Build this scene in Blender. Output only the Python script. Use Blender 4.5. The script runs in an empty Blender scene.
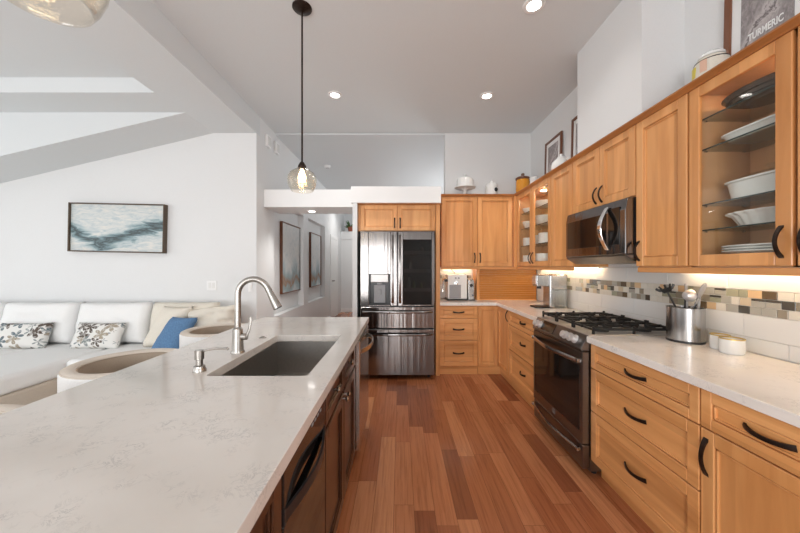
import bpy, bmesh, math, random
from mathutils import Vector, Matrix, noise as mnoise
random.seed(7)
PI = math.pi
sc = bpy.context.scene
COL = sc.collection
# ------------------------------------------------------------------ camera, sky, light, exposure
cam_d = bpy.data.cameras.new('camera'); cam = bpy.data.objects.new('camera', cam_d); COL.objects.link(cam)
cam.location = (0, 0, 1.375); cam.rotation_euler = (PI/2, 0, 0)
cam_d.sensor_width = 36; cam_d.lens = 311/800*36; cam_d.clip_start = 0.01; cam_d.clip_end = 100
sc.camera = cam
sc.view_settings.view_transform = 'Standard'; sc.view_settings.look = 'None'
sc.view_settings.gamma = 1; sc.view_settings.use_curve_mapping = False
sc.view_settings.exposure = 0.2
W = bpy.data.worlds.new('daylight'); sc.world = W; W.use_nodes = True
bg = W.node_tree.nodes['Background']; bg.inputs[0].default_value = (0.95, 0.975, 1, 1); bg.inputs[1].default_value = 1.3

def area(name, loc, target, sx, sy, power, col=(1, 1, 1)):
    d = bpy.data.lights.new(name, 'AREA'); d.shape = 'RECTANGLE'; d.size = sx; d.size_y = sy
    d.energy = power; d.color = col
    o = bpy.data.objects.new(name, d); COL.objects.link(o); o.location = loc
    o.rotation_euler = (Vector(target) - Vector(loc)).to_track_quat('-Z', 'Z').to_euler()
    return o
DAY = (.975, .99, 1)
# daylight coming in through the glazed openings behind the camera and in the living room
area('daylight_rear_glazing', (-1.15, -3.25, 1.08), (-1.15, 0, 1.08), 2.0, 1.95, 132, DAY)
area('added_side_daylight', (2.1, -1.6, 1.7), (0, -1.6, 1.7), 2.2, 1.6, 45, DAY)  # invented opening right of the camera, added to even out the kitchen light
area('daylight_living_rear', (-4.6, -3.25, 1.5), (-4.6, 0, 1.5), 3.4, 2.6, 36, DAY)
area('daylight_living_side', (-6.95, 0.8, 1.6), (0, 0.8, 1.6), 4.0, 2.2, 32, DAY)

area('daylight_hall_glazing', (1.95, 7.2, 2.0), (-2, 7.2, 2.0), 3.2, 2.0, 40, DAY)

# ------------------------------------------------------------------ mesh helpers
class MB:
    def __init__(s): s.bm = bmesh.new(); s.T = Matrix.Identity(4)
    def _merge(s, b, mi=0):
        for f in b.faces: f.material_index = mi
        b.transform(s.T)
        m = bpy.data.meshes.new('t'); b.to_mesh(m); b.free(); s.bm.from_mesh(m); bpy.data.meshes.remove(m)
        return s
    def box(s, x0, x1, y0, y1, z0, z1, bev=0, seg=1, mi=0):
        b = bmesh.new(); bmesh.ops.create_cube(b, size=1)
        for v in b.verts:
            v.co = Vector(((x0+x1)/2+v.co.x*(x1-x0), (y0+y1)/2+v.co.y*(y1-y0), (z0+z1)/2+v.co.z*(z1-z0)))
        if bev: bmesh.ops.bevel(b, geom=b.edges[:], offset=bev, segments=seg, profile=.5, affect='EDGES', clamp_overlap=True)
        bmesh.ops.recalc_face_normals(b, faces=b.faces[:])
        return s._merge(b, mi)
    def prism(s, pts, a0, a1, axis='Z', bev=0, seg=1, mi=0):
        """polygon pts in the plane across `axis`, extruded a0..a1.  X:(y,z) Y:(x,z) Z:(x,y)"""
        f3 = {'X': lambda p, a: (a, p[0], p[1]), 'Y': lambda p, a: (p[0], a, p[1]), 'Z': lambda p, a: (p[0], p[1], a)}[axis]
        b = bmesh.new()
        A = [b.verts.new(f3(p, a0)) for p in pts]; B = [b.verts.new(f3(p, a1)) for p in pts]
        n = len(pts); b.faces.new(A[::-1]); b.faces.new(B)
        for i in range(n): b.faces.new((A[i], A[(i+1) % n], B[(i+1) % n], B[i]))
        bmesh.ops.recalc_face_normals(b, faces=b.faces[:])
        if bev: bmesh.ops.bevel(b, geom=b.edges[:], offset=bev, segments=seg, profile=.5, affect='EDGES', clamp_overlap=True)
        return s._merge(b, mi)
    def sweep(s, pts, prof, up=(0, 0, 1), sc_=None, mi=0, closed=False):
        b = bmesh.new(); pts = [Vector(p) for p in pts]; up = Vector(up); n = len(pts); rings = []
        for i, p in enumerate(pts):
            if closed: t = pts[(i+1) % n]-pts[i-1]
            else: t = pts[min(i+1, n-1)]-pts[max(i-1, 0)]
            t.normalize(); sd = t.cross(up)
            if sd.length < 1e-4: sd = t.cross(Vector((1, 0, 0.001)))
            sd.normalize(); nn = sd.cross(t); k = sc_[i] if sc_ else 1
            rings.append([b.verts.new(p+sd*(a*k)+nn*(c*k)) for a, c in prof])
        m = len(prof)
        for i in range(n if closed else n-1):
            R, Q = rings[i], rings[(i+1) % n]
            for j in range(m): b.faces.new((R[j], R[(j+1) % m], Q[(j+1) % m], Q[j]))
        if not closed: b.faces.new(rings[0][::-1]); b.faces.new(rings[-1])
        bmesh.ops.recalc_face_normals(b, faces=b.faces[:])
        return s._merge(b, mi)
    def tube(s, pts, r, n=10, up=(0, 0, 1), sc_=None, mi=0, closed=False):
        return s.sweep(pts, [(r*math.cos(2*PI*k/n), r*math.sin(2*PI*k/n)) for k in range(n)], up, sc_, mi, closed)
    def cyl(s, p0, p1, r0, r1=None, n=24, mi=0):
        r1 = r0 if r1 is None else r1
        p0, p1 = Vector(p0), Vector(p1); d = (p1-p0)
        up = (1, 0, 0) if abs(d.normalized().z) > .9 else (0, 0, 1)
        return s.sweep([p0, p1], [(math.cos(2*PI*k/n), math.sin(2*PI*k/n)) for k in range(n)], up, [r0, r1], mi)
    def lathe(s, prof, c=(0, 0, 0), n=32, mi=0, sx=1, sy=1, axis='Z', wav=None):
        b = bmesh.new(); rings = []
        for r, z in prof:
            if r < 1e-5: rings.append([b.verts.new((0, 0, z))])
            else: rings.append([b.verts.new(((r+(wav(2*PI*k/n, z) if wav else 0))*math.cos(2*PI*k/n)*sx, (r+(wav(2*PI*k/n, z) if wav else 0))*math.sin(2*PI*k/n)*sy, z)) for k in range(n)])
        for R, Q in zip(rings, rings[1:]):
            for k in range(n):
                if len(R) == 1 and len(Q) == 1: break
                if len(R) == 1: b.faces.new((R[0], Q[(k+1) % n], Q[k]))
                elif len(Q) == 1: b.faces.new((R[k], R[(k+1) % n], Q[0]))
                else: b.faces.new((R[k], R[(k+1) % n], Q[(k+1) % n], Q[k]))
        bmesh.ops.recalc_face_normals(b, faces=b.faces[:])
        if axis == 'X': b.transform(Matrix.Rotation(PI/2, 4, 'Y'))
        if axis == '-Y': b.transform(Matrix.Rotation(PI/2, 4, 'X'))
        b.transform(Matrix.Translation(c))
        return s._merge(b, mi)
    def ball(s, c, rx, ry=None, rz=None, n=16, mi=0):
        ry = rx if ry is None else ry; rz = rx if rz is None else rz
        b = bmesh.new(); bmesh.ops.create_uvsphere(b, u_segments=n*2, v_segments=n, radius=1)
        for v in b.verts: v.co = Vector((c[0]+v.co.x*rx, c[1]+v.co.y*ry, c[2]+v.co.z*rz))
        return s._merge(b, mi)
    def build(s, name, mat, parent=None, ang=35, label=None, kind=None, cat=None, group=None, recenter=True):
        me = bpy.data.meshes.new(name); bm = s.bm
        off = Vector((0, 0, 0))
        if recenter and bm.verts:
            lo = [min(v.co[i] for v in bm.verts) for i in range(3)]; hi = [max(v.co[i] for v in bm.verts) for i in range(3)]
            off = Vector(((lo[0]+hi[0])/2, (lo[1]+hi[1])/2, lo[2]))
            for v in bm.verts: v.co -= off
        bm.to_mesh(me); bm.free()
        for m in (mat if isinstance(mat, (list, tuple)) else [mat]): me.materials.append(m)
        if ang:
            me.polygons.foreach_set('use_smooth', [True]*len(me.polygons)); me.set_sharp_from_angle(angle=math.radians(ang))
        o = bpy.data.objects.new(name, me); COL.objects.link(o); o.location = off
        if ang and ang <= 60:
            wn = o.modifiers.new('weighted_normals', 'WEIGHTED_NORMAL'); wn.keep_sharp = True; wn.weight = 100
        if parent: o.parent = parent
        return tag(o, label, cat, group, kind)

def tag(o, label=None, cat=None, group=None, kind=None):
    for k, v in (('label', label), ('category', cat), ('group', group), ('kind', kind)):
        if v: o[k] = v
    return o
def thing(name, label, cat, loc=(0, 0, 0), rotz=0, group=None):
    o = bpy.data.objects.new(name, None); COL.objects.link(o); o.empty_display_size = .05
    o.location = loc; o.rotation_euler = (0, 0, rotz)
    return tag(o, label, cat, group)
def copy_tree(o, parent=None):
    c = o.copy(); COL.objects.link(c)
    if parent: c.parent = parent
    for ch in list(o.children): copy_tree(ch, c)
    return c
def dup(o, loc, rotz=None, label=None):
    c = copy_tree(o); c.location = loc
    if rotz is not None: c.rotation_euler = (0, 0, rotz)
    if label: c['label'] = label
    return c
def BOX(*a, **k): return MB().box(*a, **k)
def struct(name, mb, mat, ang=0): return mb.build(name, mat, ang=ang, kind='structure')
def arc(cx, cz, r, a0, a1, n): return [(cx+r*math.cos(a0+(a1-a0)*i/n), cz+r*math.sin(a0+(a1-a0)*i/n)) for i in range(n+1)]

# ------------------------------------------------------------------ materials
class NT:
    def __init__(s, name):
        s.m = bpy.data.materials.new(name); s.m.use_nodes = True; s.t = s.m.node_tree; s.p = s.t.nodes['Principled BSDF']
    def n(s, typ, **kw):
        nd = s.t.nodes.new(typ)
        for k, v in kw.items():
            if k.startswith('i_'):
                key = k[2:]; nd.inputs[int(key) if key.isdigit() else key].default_value = v
            else: setattr(nd, k, v)
        return nd
    def l(s, a, b): s.t.links.new(a, b)
    def set(s, **kw):
        for k, v in kw.items(): s.p.inputs[k.replace('_', ' ')].default_value = v
        return s
    def ramp(s, fac, stops, interp='LINEAR'):
        r = s.n('ShaderNodeValToRGB'); r.color_ramp.interpolation = interp; e = r.color_ramp.elements
        while len(e) < len(stops): e.new(.5)
        for el, (p, c) in zip(e, stops): el.position = p; el.color = (c[0], c[1], c[2], 1) if len(c) == 3 else c
        s.l(fac, r.inputs[0]); return r.outputs[0]
    def coords(s, scale=(1, 1, 1), rnd=False, kind='Object', rot=(0, 0, 0)):
        tc = s.n('ShaderNodeTexCoord'); mp = s.n('ShaderNodeMapping'); mp.inputs['Scale'].default_value = scale; mp.inputs['Rotation'].default_value = rot
        if rnd:
            oi = s.n('ShaderNodeObjectInfo'); ma = s.n('ShaderNodeMath', operation='MULTIPLY', i_1=37.0); s.l(oi.outputs['Random'], ma.inputs[0])
            va = s.n('ShaderNodeVectorMath', operation='ADD'); s.l(tc.outputs[kind], va.inputs[0]); s.l(ma.outputs[0], va.inputs[1]); s.l(va.outputs[0], mp.inputs[0])
        else: s.l(tc.outputs[kind], mp.inputs[0])
        return mp.outputs[0]
    def noise(s, vec, scale=5, detail=4, rough=.55, dist=0):
        n = s.n('ShaderNodeTexNoise'); n.inputs['Scale'].default_value = scale; n.inputs['Detail'].default_value = detail
        n.inputs['Roughness'].default_value = rough; n.inputs['Distortion'].default_value = dist
        s.l(vec, n.inputs['Vector']); return n.outputs['Fac']
    def bump(s, h, strength=.2, dist=.01):
        b = s.n('ShaderNodeBump'); b.inputs['Strength'].default_value = strength; b.inputs['Distance'].default_value = dist
        s.l(h, b.inputs['Height']); s.l(b.outputs[0], s.p.inputs['Normal'])
    def mix(s, fac, a, b, mode='MIX'):
        m = s.n('ShaderNodeMix', data_type='RGBA', blend_type=mode)
        for inp, v in ((m.inputs[0], fac), (m.inputs[6], a), (m.inputs[7], b)):
            if isinstance(v, bpy.types.NodeSocket): s.l(v, inp)
            elif isinstance(v, (int, float)): inp.default_value = v
            else: inp.default_value = (v[0], v[1], v[2], 1)
        return m.outputs[2]
    def col(s, sock): s.l(sock, s.p.inputs['Base Color'])
def flat(name, c, rough=.5, metal=0, **kw):
    t = NT(name).set(Base_Color=(*c, 1), Roughness=rough, Metallic=metal)
    if kw: t.set(**kw)
    return t.m
def speck(name, c, rough=.5, metal=0, amt=.06, scale=40, bump=0, stretch=(1, 1, 1)):
    t = NT(name).set(Roughness=rough, Metallic=metal); f = t.noise(t.coords(stretch, True), scale, 3)
    t.col(t.ramp(f, [(.3, [x*(1-amt) for x in c]), (.7, [min(1, x*(1+amt)) for x in c])]))
    if bump: t.bump(f, bump, .004)
    return t.m
def paint(name, c, rough=.6): return speck(name, c, rough, 0, .012, 120, .03)
def wood(name, lo, mid, hi, stretch, rough=.32, coat=.15, boards=9.0):
    t = NT(name).set(Roughness=rough, Coat_Weight=coat, Coat_Roughness=.15)
    v = t.coords(stretch, True)
    a = t.noise(v, 1.0, 6, .6, .6); b = t.noise(t.coords(tuple(x*.28 for x in stretch), True), 1.3, 3, .5, 1.2)
    c1 = t.ramp(a, [(.25, lo), (.5, mid), (.78, hi)]); c2 = t.ramp(b, [(.3, lo), (.55, mid), (.75, hi)])
    ax = 'X' if stretch[0] > stretch[2] else 'Z'                  # glued-up boards, each its own tone
    tc = t.n('ShaderNodeTexCoord'); sp = t.n('ShaderNodeSeparateXYZ'); t.l(tc.outputs['Object'], sp.inputs[0])
    oi = t.n('ShaderNodeObjectInfo'); ma = t.n('ShaderNodeMath', operation='MULTIPLY_ADD', i_1=boards); t.l(sp.outputs[ax], ma.inputs[0])
    rm = t.n('ShaderNodeMath', operation='MULTIPLY', i_1=91.0); t.l(oi.outputs['Random'], rm.inputs[0]); t.l(rm.outputs[0], ma.inputs[2])
    fl = t.n('ShaderNodeMath', operation='FLOOR'); t.l(ma.outputs[0], fl.inputs[0]); wn = t.n('ShaderNodeTexWhiteNoise', noise_dimensions='1D'); t.l(fl.outputs[0], wn.inputs['W'])
    bt = t.ramp(wn.outputs['Value'], [(0, (.88, .86, .83)), (.5, (1, 1, 1)), (1, (1.08, 1.09, 1.10))])
    t.col(t.mix(1, t.mix(.6, c1, c2), bt, 'MULTIPLY')); t.bump(a, .05, .002); return t.m
def emit(name, c, st):
    t = NT(name).set(Base_Color=(*c, 1)); t.p.inputs['Emission Color'].default_value = (*c, 1); t.p.inputs['Emission Strength'].default_value = st; return t.m
def glass_thin(name, tint=(1, 1, 1), refl=.05, rough=.02, bumpy=0, edge=.6):
    """clear pane: transparent with a reflection that grows towards grazing angles, the same from both sides"""
    t = NT(name); nt = t.t; nt.nodes.remove(t.p)
    tr = t.n('ShaderNodeBsdfTransparent'); tr.inputs[0].default_value = (*tint, 1)
    gl = t.n('ShaderNodeBsdfGlossy'); gl.inputs['Roughness'].default_value = rough
    lw = t.n('ShaderNodeLayerWeight'); lw.inputs['Blend'].default_value = .5
    pw = t.n('ShaderNodeMath', operation='POWER', i_1=4.0); t.l(lw.outputs['Facing'], pw.inputs[0])
    ma = t.n('ShaderNodeMath', operation='MULTIPLY_ADD', i_1=edge, i_2=refl); t.l(pw.outputs[0], ma.inputs[0])
    if bumpy:
        b = t.n('ShaderNodeBump'); b.inputs['Strength'].default_value = bumpy; b.inputs['Distance'].default_value = .01
        vo = t.n('ShaderNodeTexVoronoi'); vo.inputs['Scale'].default_value = 90; t.l(t.coords(), vo.inputs['Vector'])
        t.l(vo.outputs['Distance'], b.inputs['Height']); t.l(b.outputs[0], gl.inputs['Normal']); t.l(b.outputs[0], lw.inputs['Normal'])
    mx = t.n('ShaderNodeMixShader'); t.l(ma.outputs[0], mx.inputs[0]); t.l(tr.outputs[0], mx.inputs[1]); t.l(gl.outputs[0], mx.inputs[2])
    t.l(mx.outputs[0], nt.nodes['Material Output'].inputs[0]); return t.m

M = {}
M['wall'] = paint('white_wall_paint', (.765, .77, .77)); M['ceil'] = paint('ceiling_paint', (.71, .735, .745), .75)
M['trim'] = paint('white_trim_paint', (.86, .86, .855), .4)
mlo, mmid, mhi = (.55, .225, .065), (.77, .365, .132), (.88, .48, .20)
M['maple_v'] = wood('honey_maple_upright_grain', mlo, mmid, mhi, (16, 16, 1.6))
M['maple_x'] = wood('honey_maple_level_grain', mlo, mmid, mhi, (1.6, 1.6, 20))
M['maple_trim'] = wood('honey_maple_trim', (.34, .12, .03), (.48, .19, .055), (.55, .24, .08), (3, 3, 26))
M['maple_in'] = wood('maple_interior', (.60, .30, .13), (.70, .38, .18), (.76, .43, .22), (16, 16, 1.6), .45, 0)
M['espresso'] = wood('dark_espresso_wood', (.028, .010, .005), (.05, .018, .008), (.08, .031, .014), (22, 22, 1.6), .28, .3)
M['walnut'] = wood('dark_frame_wood', (.10, .035, .015), (.17, .06, .025), (.24, .09, .04), (20, 20, 3), .35)
M['bronze'] = speck('oil_rubbed_bronze', (.045, .032, .026), .38, .85, .25, 60)
M['steel'] = speck('brushed_stainless', (.44, .43, .42), .24, 1, .10, 1, 0, (60, 60, 2))
def m_blacksteel():
    t = NT('black_stainless').set(Roughness=.17, Metallic=1); v = t.coords((1, 1, 1), True)
    f = t.noise(t.coords((220, 220, 1.5), True), 1, 2); t.col(t.ramp(f, [(.3, (.20, .185, .18)), (.7, (.25, .235, .225))]))
    t.bump(t.noise(t.coords((16, 16, .25), True), 1, 2), .42, .009); return t.m
M['blacksteel'] = m_blacksteel()
M['rangesteel'] = speck('dark_range_steel', (.22, .21, .205), .28, 1, .06, 1, 0, (3, 3, 200))
M['appsteel'] = speck('bright_appliance_steel', (.72, .69, .65), .22, 1, .05, 1, 0, (60, 60, 2)); M['sinksteel'] = speck('satin_sink_steel', (.43, .41, .385), .34, 1, .05, 60); M['knobsteel'] = speck('satin_knob_metal', (.72, .71, .70), .35, .55, .03, 60); M['topsteel'] = speck('cooktop_steel', (.50, .48, .46), .34, .7, .05, 60); M['shelfedge'] = flat('dark_shelf_edge', (.03, .05, .045), .15); M['nickel'] = speck('brushed_nickel', (.44, .415, .385), .27, 1, .04, 60)
M['chrome'] = speck('polished_chrome', (.78, .78, .78), .12, 1, .02, 60)
M['blackglass'] = speck('black_glass', (.012, .010, .009), .05, 0, .1, 10)
M['black'] = speck('black_plastic', (.015, .015, .016), .35, 0, .1, 60)
M['iron'] = speck('cast_iron', (.02, .019, .018), .55, .3, .3, 150, .2)
M['greyplastic'] = speck('grey_plastic', (.33, .33, .34), .4, 0, .05, 60)
M['ceramic'] = speck('white_ceramic', (.82, .82, .80), .15, 0, .02, 20)
M['linen'] = speck('white_linen', (.86, .86, .85), .9, 0, .04, 220, .12)
M['cream'] = speck('cream_linen', (.74, .69, .60), .9, 0, .06, 160, .2)
M['sofa_base'] = speck('sofa_base_fabric', (.60, .53, .45), .95, 0, .06, 200, .1)
M['beige'] = speck('shaded_beige_upholstery', (.47, .385, .30), .85, 0, .05, 200, .1)
M['rail'] = speck('stool_top_rail_fabric', (.70, .63, .55), .8, 0, .04, 200); M['trayglaze'] = speck('dark_brown_glaze', (.10, .075, .06), .2, .2, .1, 40); M['framebrown'] = speck('brown_metal_frame', (.10, .07, .045), .4, .3, .1, 60); M['blue'] = speck('blue_denim_fabric', (.105, .21, .37), .95, 0, .22, 120, .15)
M['gold'] = speck('gold_rim', (.65, .47, .16), .3, .9, .05, 40)
M['glass'] = glass_thin('clear_glass', (.97, .98, .97), .03, edge=.35)
M['shelfglass'] = glass_thin('green_edged_shelf_glass', (.84, .89, .87), .06)
M['darkglass'] = glass_thin('smoked_glass', (.40, .38, .36), .03, edge=.4)
M['shade'] = glass_thin('seeded_pendant_glass', (.99, .965, .92), .07, .07, .09, .75)
M['lamp'] = emit('lamp_lens', (1, .97, .92), 14); M['puck'] = emit('puck_lamp', (1, .86, .66), 160); M['warmstrip'] = emit('warm_light_strip', (1, .78, .50), 16)
M['bulb'] = emit('filament_bulb', (1, .78, .45), 16)
M['leaf'] = speck('plant_leaf', (.06, .14, .035), .5, 0, .4, 30); M['terracotta'] = speck('terracotta', (.30, .09, .05), .8, 0, .1, 40)

def m_floor():
    t = NT('hardwood_planks').set(Roughness=.24, Coat_Weight=.2, Coat_Roughness=.12)
    tc = t.n('ShaderNodeTexCoord'); sp = t.n('ShaderNodeSeparateXYZ'); t.l(tc.outputs['Object'], sp.inputs[0])
    RW = .115                                                         # rows run along Y; every row starts at its own random point
    dv = t.n('ShaderNodeMath', operation='DIVIDE', i_1=RW); t.l(sp.outputs['X'], dv.inputs[0]); fl = t.n('ShaderNodeMath', operation='FLOOR'); t.l(dv.outputs[0], fl.inputs[0])
    wn = t.n('ShaderNodeTexWhiteNoise', noise_dimensions='1D'); t.l(fl.outputs[0], wn.inputs['W'])
    sh = t.n('ShaderNodeMath', operation='MULTIPLY_ADD', i_1=7.3); t.l(wn.outputs['Value'], sh.inputs[0]); t.l(sp.outputs['Y'], sh.inputs[2])
    mp = t.n('ShaderNodeCombineXYZ'); t.l(sh.outputs[0], mp.inputs[0]); t.l(sp.outputs['X'], mp.inputs[1])
    br = t.n('ShaderNodeTexBrick', offset=0, squash=.7, squash_frequency=3); br.inputs['Scale'].default_value = 1
    br.inputs['Brick Width'].default_value = .92; br.inputs['Row Height'].default_value = RW
    br.inputs['Mortar Size'].default_value = .0011; br.inputs['Mortar Smooth'].default_value = .2; br.inputs['Bias'].default_value = 0
    br.inputs['Color1'].default_value = (0, 0, 0, 1); br.inputs['Color2'].default_value = (1, 1, 1, 1); br.inputs['Mortar'].default_value = (.5, .5, .5, 1)
    t.l(mp.outputs[0], br.inputs['Vector'])
    tone = t.ramp(br.outputs['Color'], [(0, (.22, .066, .027)), (.3, (.37, .124, .050)), (.65, (.46, .170, .072)), (1, (.57, .245, .11))])
    # grain, shifted plank by plank
    sep = t.n('ShaderNodeSeparateColor'); t.l(br.outputs['Color'], sep.inputs[0])
    cmb = t.n('ShaderNodeCombineXYZ'); mu = t.n('ShaderNodeMath', operation='MULTIPLY', i_1=50.0); t.l(sep.outputs[0], mu.inputs[0]); t.l(mu.outputs[0], cmb.inputs[0])
    ad = t.n('ShaderNodeVectorMath', operation='ADD'); t.l(tc.outputs['Object'], ad.inputs[0]); t.l(cmb.outputs[0], ad.inputs[1])
    ms = t.n('ShaderNodeVectorMath', operation='MULTIPLY'); ms.inputs[1].default_value = (55, 2.2, 1); t.l(ad.outputs[0], ms.inputs[0])
    g = t.noise(ms.outputs[0], 1, 6, .65, .5)
    c = t.mix(1, tone, t.ramp(g, [(.25, (.58, .52, .48)), (.5, (1, 1, 1)), (.8, (1.22, 1.25, 1.28))]), 'MULTIPLY')
    gap = t.n('ShaderNodeMath', operation='MULTIPLY', i_1=.75); t.l(br.outputs['Fac'], gap.inputs[0])
    t.col(t.mix(gap.outputs[0], c, (.05, .018, .008))); t.bump(br.outputs['Fac'], -.3, .002); return t.m
M['floor'] = m_floor(); M['bounce_carpet'] = speck('pale_bounce_carpet', (.60, .55, .49), .95, 0, .05, 90, .2)
def m_quartz(name, k):
    t = NT(name).set(Roughness=.13, Coat_Weight=.2, Coat_Roughness=.05)
    v = t.coords(); a = t.noise(v, 2.2, 4, .5); vo = t.noise(v, 24, 6, .7, 1.2)
    base = t.ramp(a, [(.35, [x*k for x in (.69, .645, .595)]), (.6, [x*k for x in (.75, .71, .665)])])
    vein = t.ramp(vo, [(.47, (0, 0, 0)), (.497, (1, 1, 1)), (.503, (1, 1, 1)), (.53, (0, 0, 0))])
    msk = t.ramp(t.noise(v, 11, 3), [(.48, (0, 0, 0)), (.64, (.62, .62, .62))])
    t.col(t.mix(t.mix(1, vein, msk, 'MULTIPLY'), base, (.40, .38, .37))); return t.m
M['quartz'] = m_quartz('veined_quartz', .99); M['counter'] = m_quartz('brightened_counter_quartz', 1.2)  # counter copy of the quartz is lighter: brighter light put into its colour
def m_pillow(name, s):
    t = NT(name).set(Roughness=.95); v = t.coords((1, 1, 1), True)
    vo = t.n('ShaderNodeTexVoronoi'); vo.inputs['Scale'].default_value = 1; vo.inputs['Randomness'].default_value = .9
    mp = t.n('ShaderNodeVectorMath', operation='MULTIPLY'); mp.inputs[1].default_value = (s, .05*s, 1.25*s); t.l(v, mp.inputs[0]); t.l(mp.outputs[0], vo.inputs['Vector'])
    dv = t.n('ShaderNodeVectorMath', operation='SUBTRACT'); t.l(mp.outputs[0], dv.inputs[0]); t.l(vo.outputs['Position'], dv.inputs[1])
    sx = t.n('ShaderNodeSeparateXYZ'); t.l(dv.outputs[0], sx.inputs[0])
    an = t.n('ShaderNodeMath', operation='ARCTAN2'); t.l(sx.outputs['Z'], an.inputs[0]); t.l(sx.outputs['X'], an.inputs[1])
    a3 = t.n('ShaderNodeMath', operation='MULTIPLY', i_1=2.5); t.l(an.outputs[0], a3.inputs[0])
    co = t.n('ShaderNodeMath', operation='COSINE'); t.l(a3.outputs[0], co.inputs[0]); ab = t.n('ShaderNodeMath', operation='ABSOLUTE'); t.l(co.outputs[0], ab.inputs[0])
    rr = t.n('ShaderNodeMath', operation='MULTIPLY_ADD', i_1=.46, i_2=.19); t.l(ab.outputs[0], rr.inputs[0])
    df = t.n('ShaderNodeMath', operation='SUBTRACT'); t.l(vo.outputs['Distance'], df.inputs[0]); t.l(rr.outputs[0], df.inputs[1])
    d5 = t.n('ShaderNodeMath', operation='ADD', i_1=.5); t.l(df.outputs[0], d5.inputs[0])
    leaf = t.ramp(d5.outputs[0], [(.48, (1, 1, 1)), (.52, (0, 0, 0))])
    tone = t.ramp(vo.outputs['Color'], [(0, (.10, .075, .06)), (.3, (.13, .17, .19)), (.5, (.22, .25, .25)), (.7, (.36, .31, .24)), (1, (.15, .12, .10))], 'CONSTANT')
    stripe = t.noise(mp.outputs[0], 5, 1); tone = t.mix(t.ramp(stripe, [(.5, (0, 0, 0)), (.62, (.5, .5, .5))]), tone, (.7, .69, .66))
    t.col(t.mix(leaf, (.77, .76, .73), tone)); t.bump(t.noise(v, 250), .12, .003); return t.m
M['leafpillow'] = m_pillow('leaf_print_linen', 7.8)
def m_abstract(name, curve_pts, light, mids, dark, scl=(3, 1, 6), wid=.16):
    t = NT(name).set(Roughness=.7); tc = t.n('ShaderNodeTexCoord'); sp = t.n('ShaderNodeSeparateXYZ'); t.l(tc.outputs['Generated'], sp.inputs[0])
    fc = t.n('ShaderNodeFloatCurve'); cv = fc.mapping.curves[0]
    for i, p in enumerate(curve_pts):
        if i < 2: cv.points[i].location = p
        else: cv.points.new(*p)
    fc.mapping.update(); t.l(sp.outputs['X'], fc.inputs['Value'])
    d = t.n('ShaderNodeMath', operation='SUBTRACT'); t.l(sp.outputs['Z'], d.inputs[0]); t.l(fc.outputs[0], d.inputs[1])
    mp = t.n('ShaderNodeMapping'); mp.inputs['Scale'].default_value = scl; mp.inputs['Rotation'].default_value = (0, .25, 0); t.l(tc.outputs['Generated'], mp.inputs[0])
    nz = t.noise(mp.outputs[0], 1.5, 6, .6, 1.2); ns = t.n('ShaderNodeMath', operation='MULTIPLY_ADD', i_1=.55, i_2=-.275); t.l(nz, ns.inputs[0])
    s2 = t.n('ShaderNodeMath', operation='ADD'); t.l(d.outputs[0], s2.inputs[0]); t.l(ns.outputs[0], s2.inputs[1])
    ab = t.n('ShaderNodeMath', operation='ABSOLUTE'); t.l(s2.outputs[0], ab.inputs[0])
    nz2 = t.noise(mp.outputs[0], 3.1, 5, .6, .8)
    bgc = t.ramp(nz2, [(.3, light[0]), (.5, light[1]), (.7, light[2])])
    st = t.ramp(ab.outputs[0], [(0, dark), (wid*.3, mids[0]), (wid*.65, mids[1]), (wid*1.1, light[1])])
    msk = t.ramp(ab.outputs[0], [(wid*.5, (1, 1, 1)), (wid*1.15, (0, 0, 0))])
    t.col(t.mix(msk, bgc, st)); return t.m
M['sea'] = m_abstract('abstract_sea_painting', [(0, .52), (.2, .24), (.32, .16), (.45, .22), (.6, .34), (.8, .50), (1, .60)], ((.46, .54, .57), (.64, .67, .66), (.77, .75, .70)), ((.17, .25, .27), (.38, .49, .52)), (.07, .085, .09), wid=.22)
M['hallart'] = m_abstract('abstract_hall_painting', [(0, .2), (.3, .12), (.7, .22), (1, .15)], ((.66, .69, .69), (.76, .77, .76), (.58, .64, .66)), ((.34, .45, .48), (.56, .64, .66)), (.36, .22, .14), (2, 2, 2), .3)
M['tambour'] = wood('orange_maple_tambour', (.48, .18, .037), (.56, .225, .05), (.62, .27, .075), (2, 2, 30))
MOSAIC = [flat('mosaic_'+n, c, .15 if g else .5) for n, c, g in (('cream', (.72, .68, .60), 0), ('sand', (.60, .50, .36), 0), ('peach', (.68, .47, .27), 0), ('sage', (.36, .35, .25), 1), ('taupe', (.30, .26, .20), 1), ('umber', (.13, .085, .045), 1), ('charcoal', (.085, .075, .06), 1), ('smoke', (.42, .40, .35), 1))]
M['tile'] = speck('glossy_white_tile', (.77, .765, .75), .30, 0, .02, 3); M['grout'] = speck('pale_grout', (.66, .64, .60), .9, 0, .04, 100)
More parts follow.
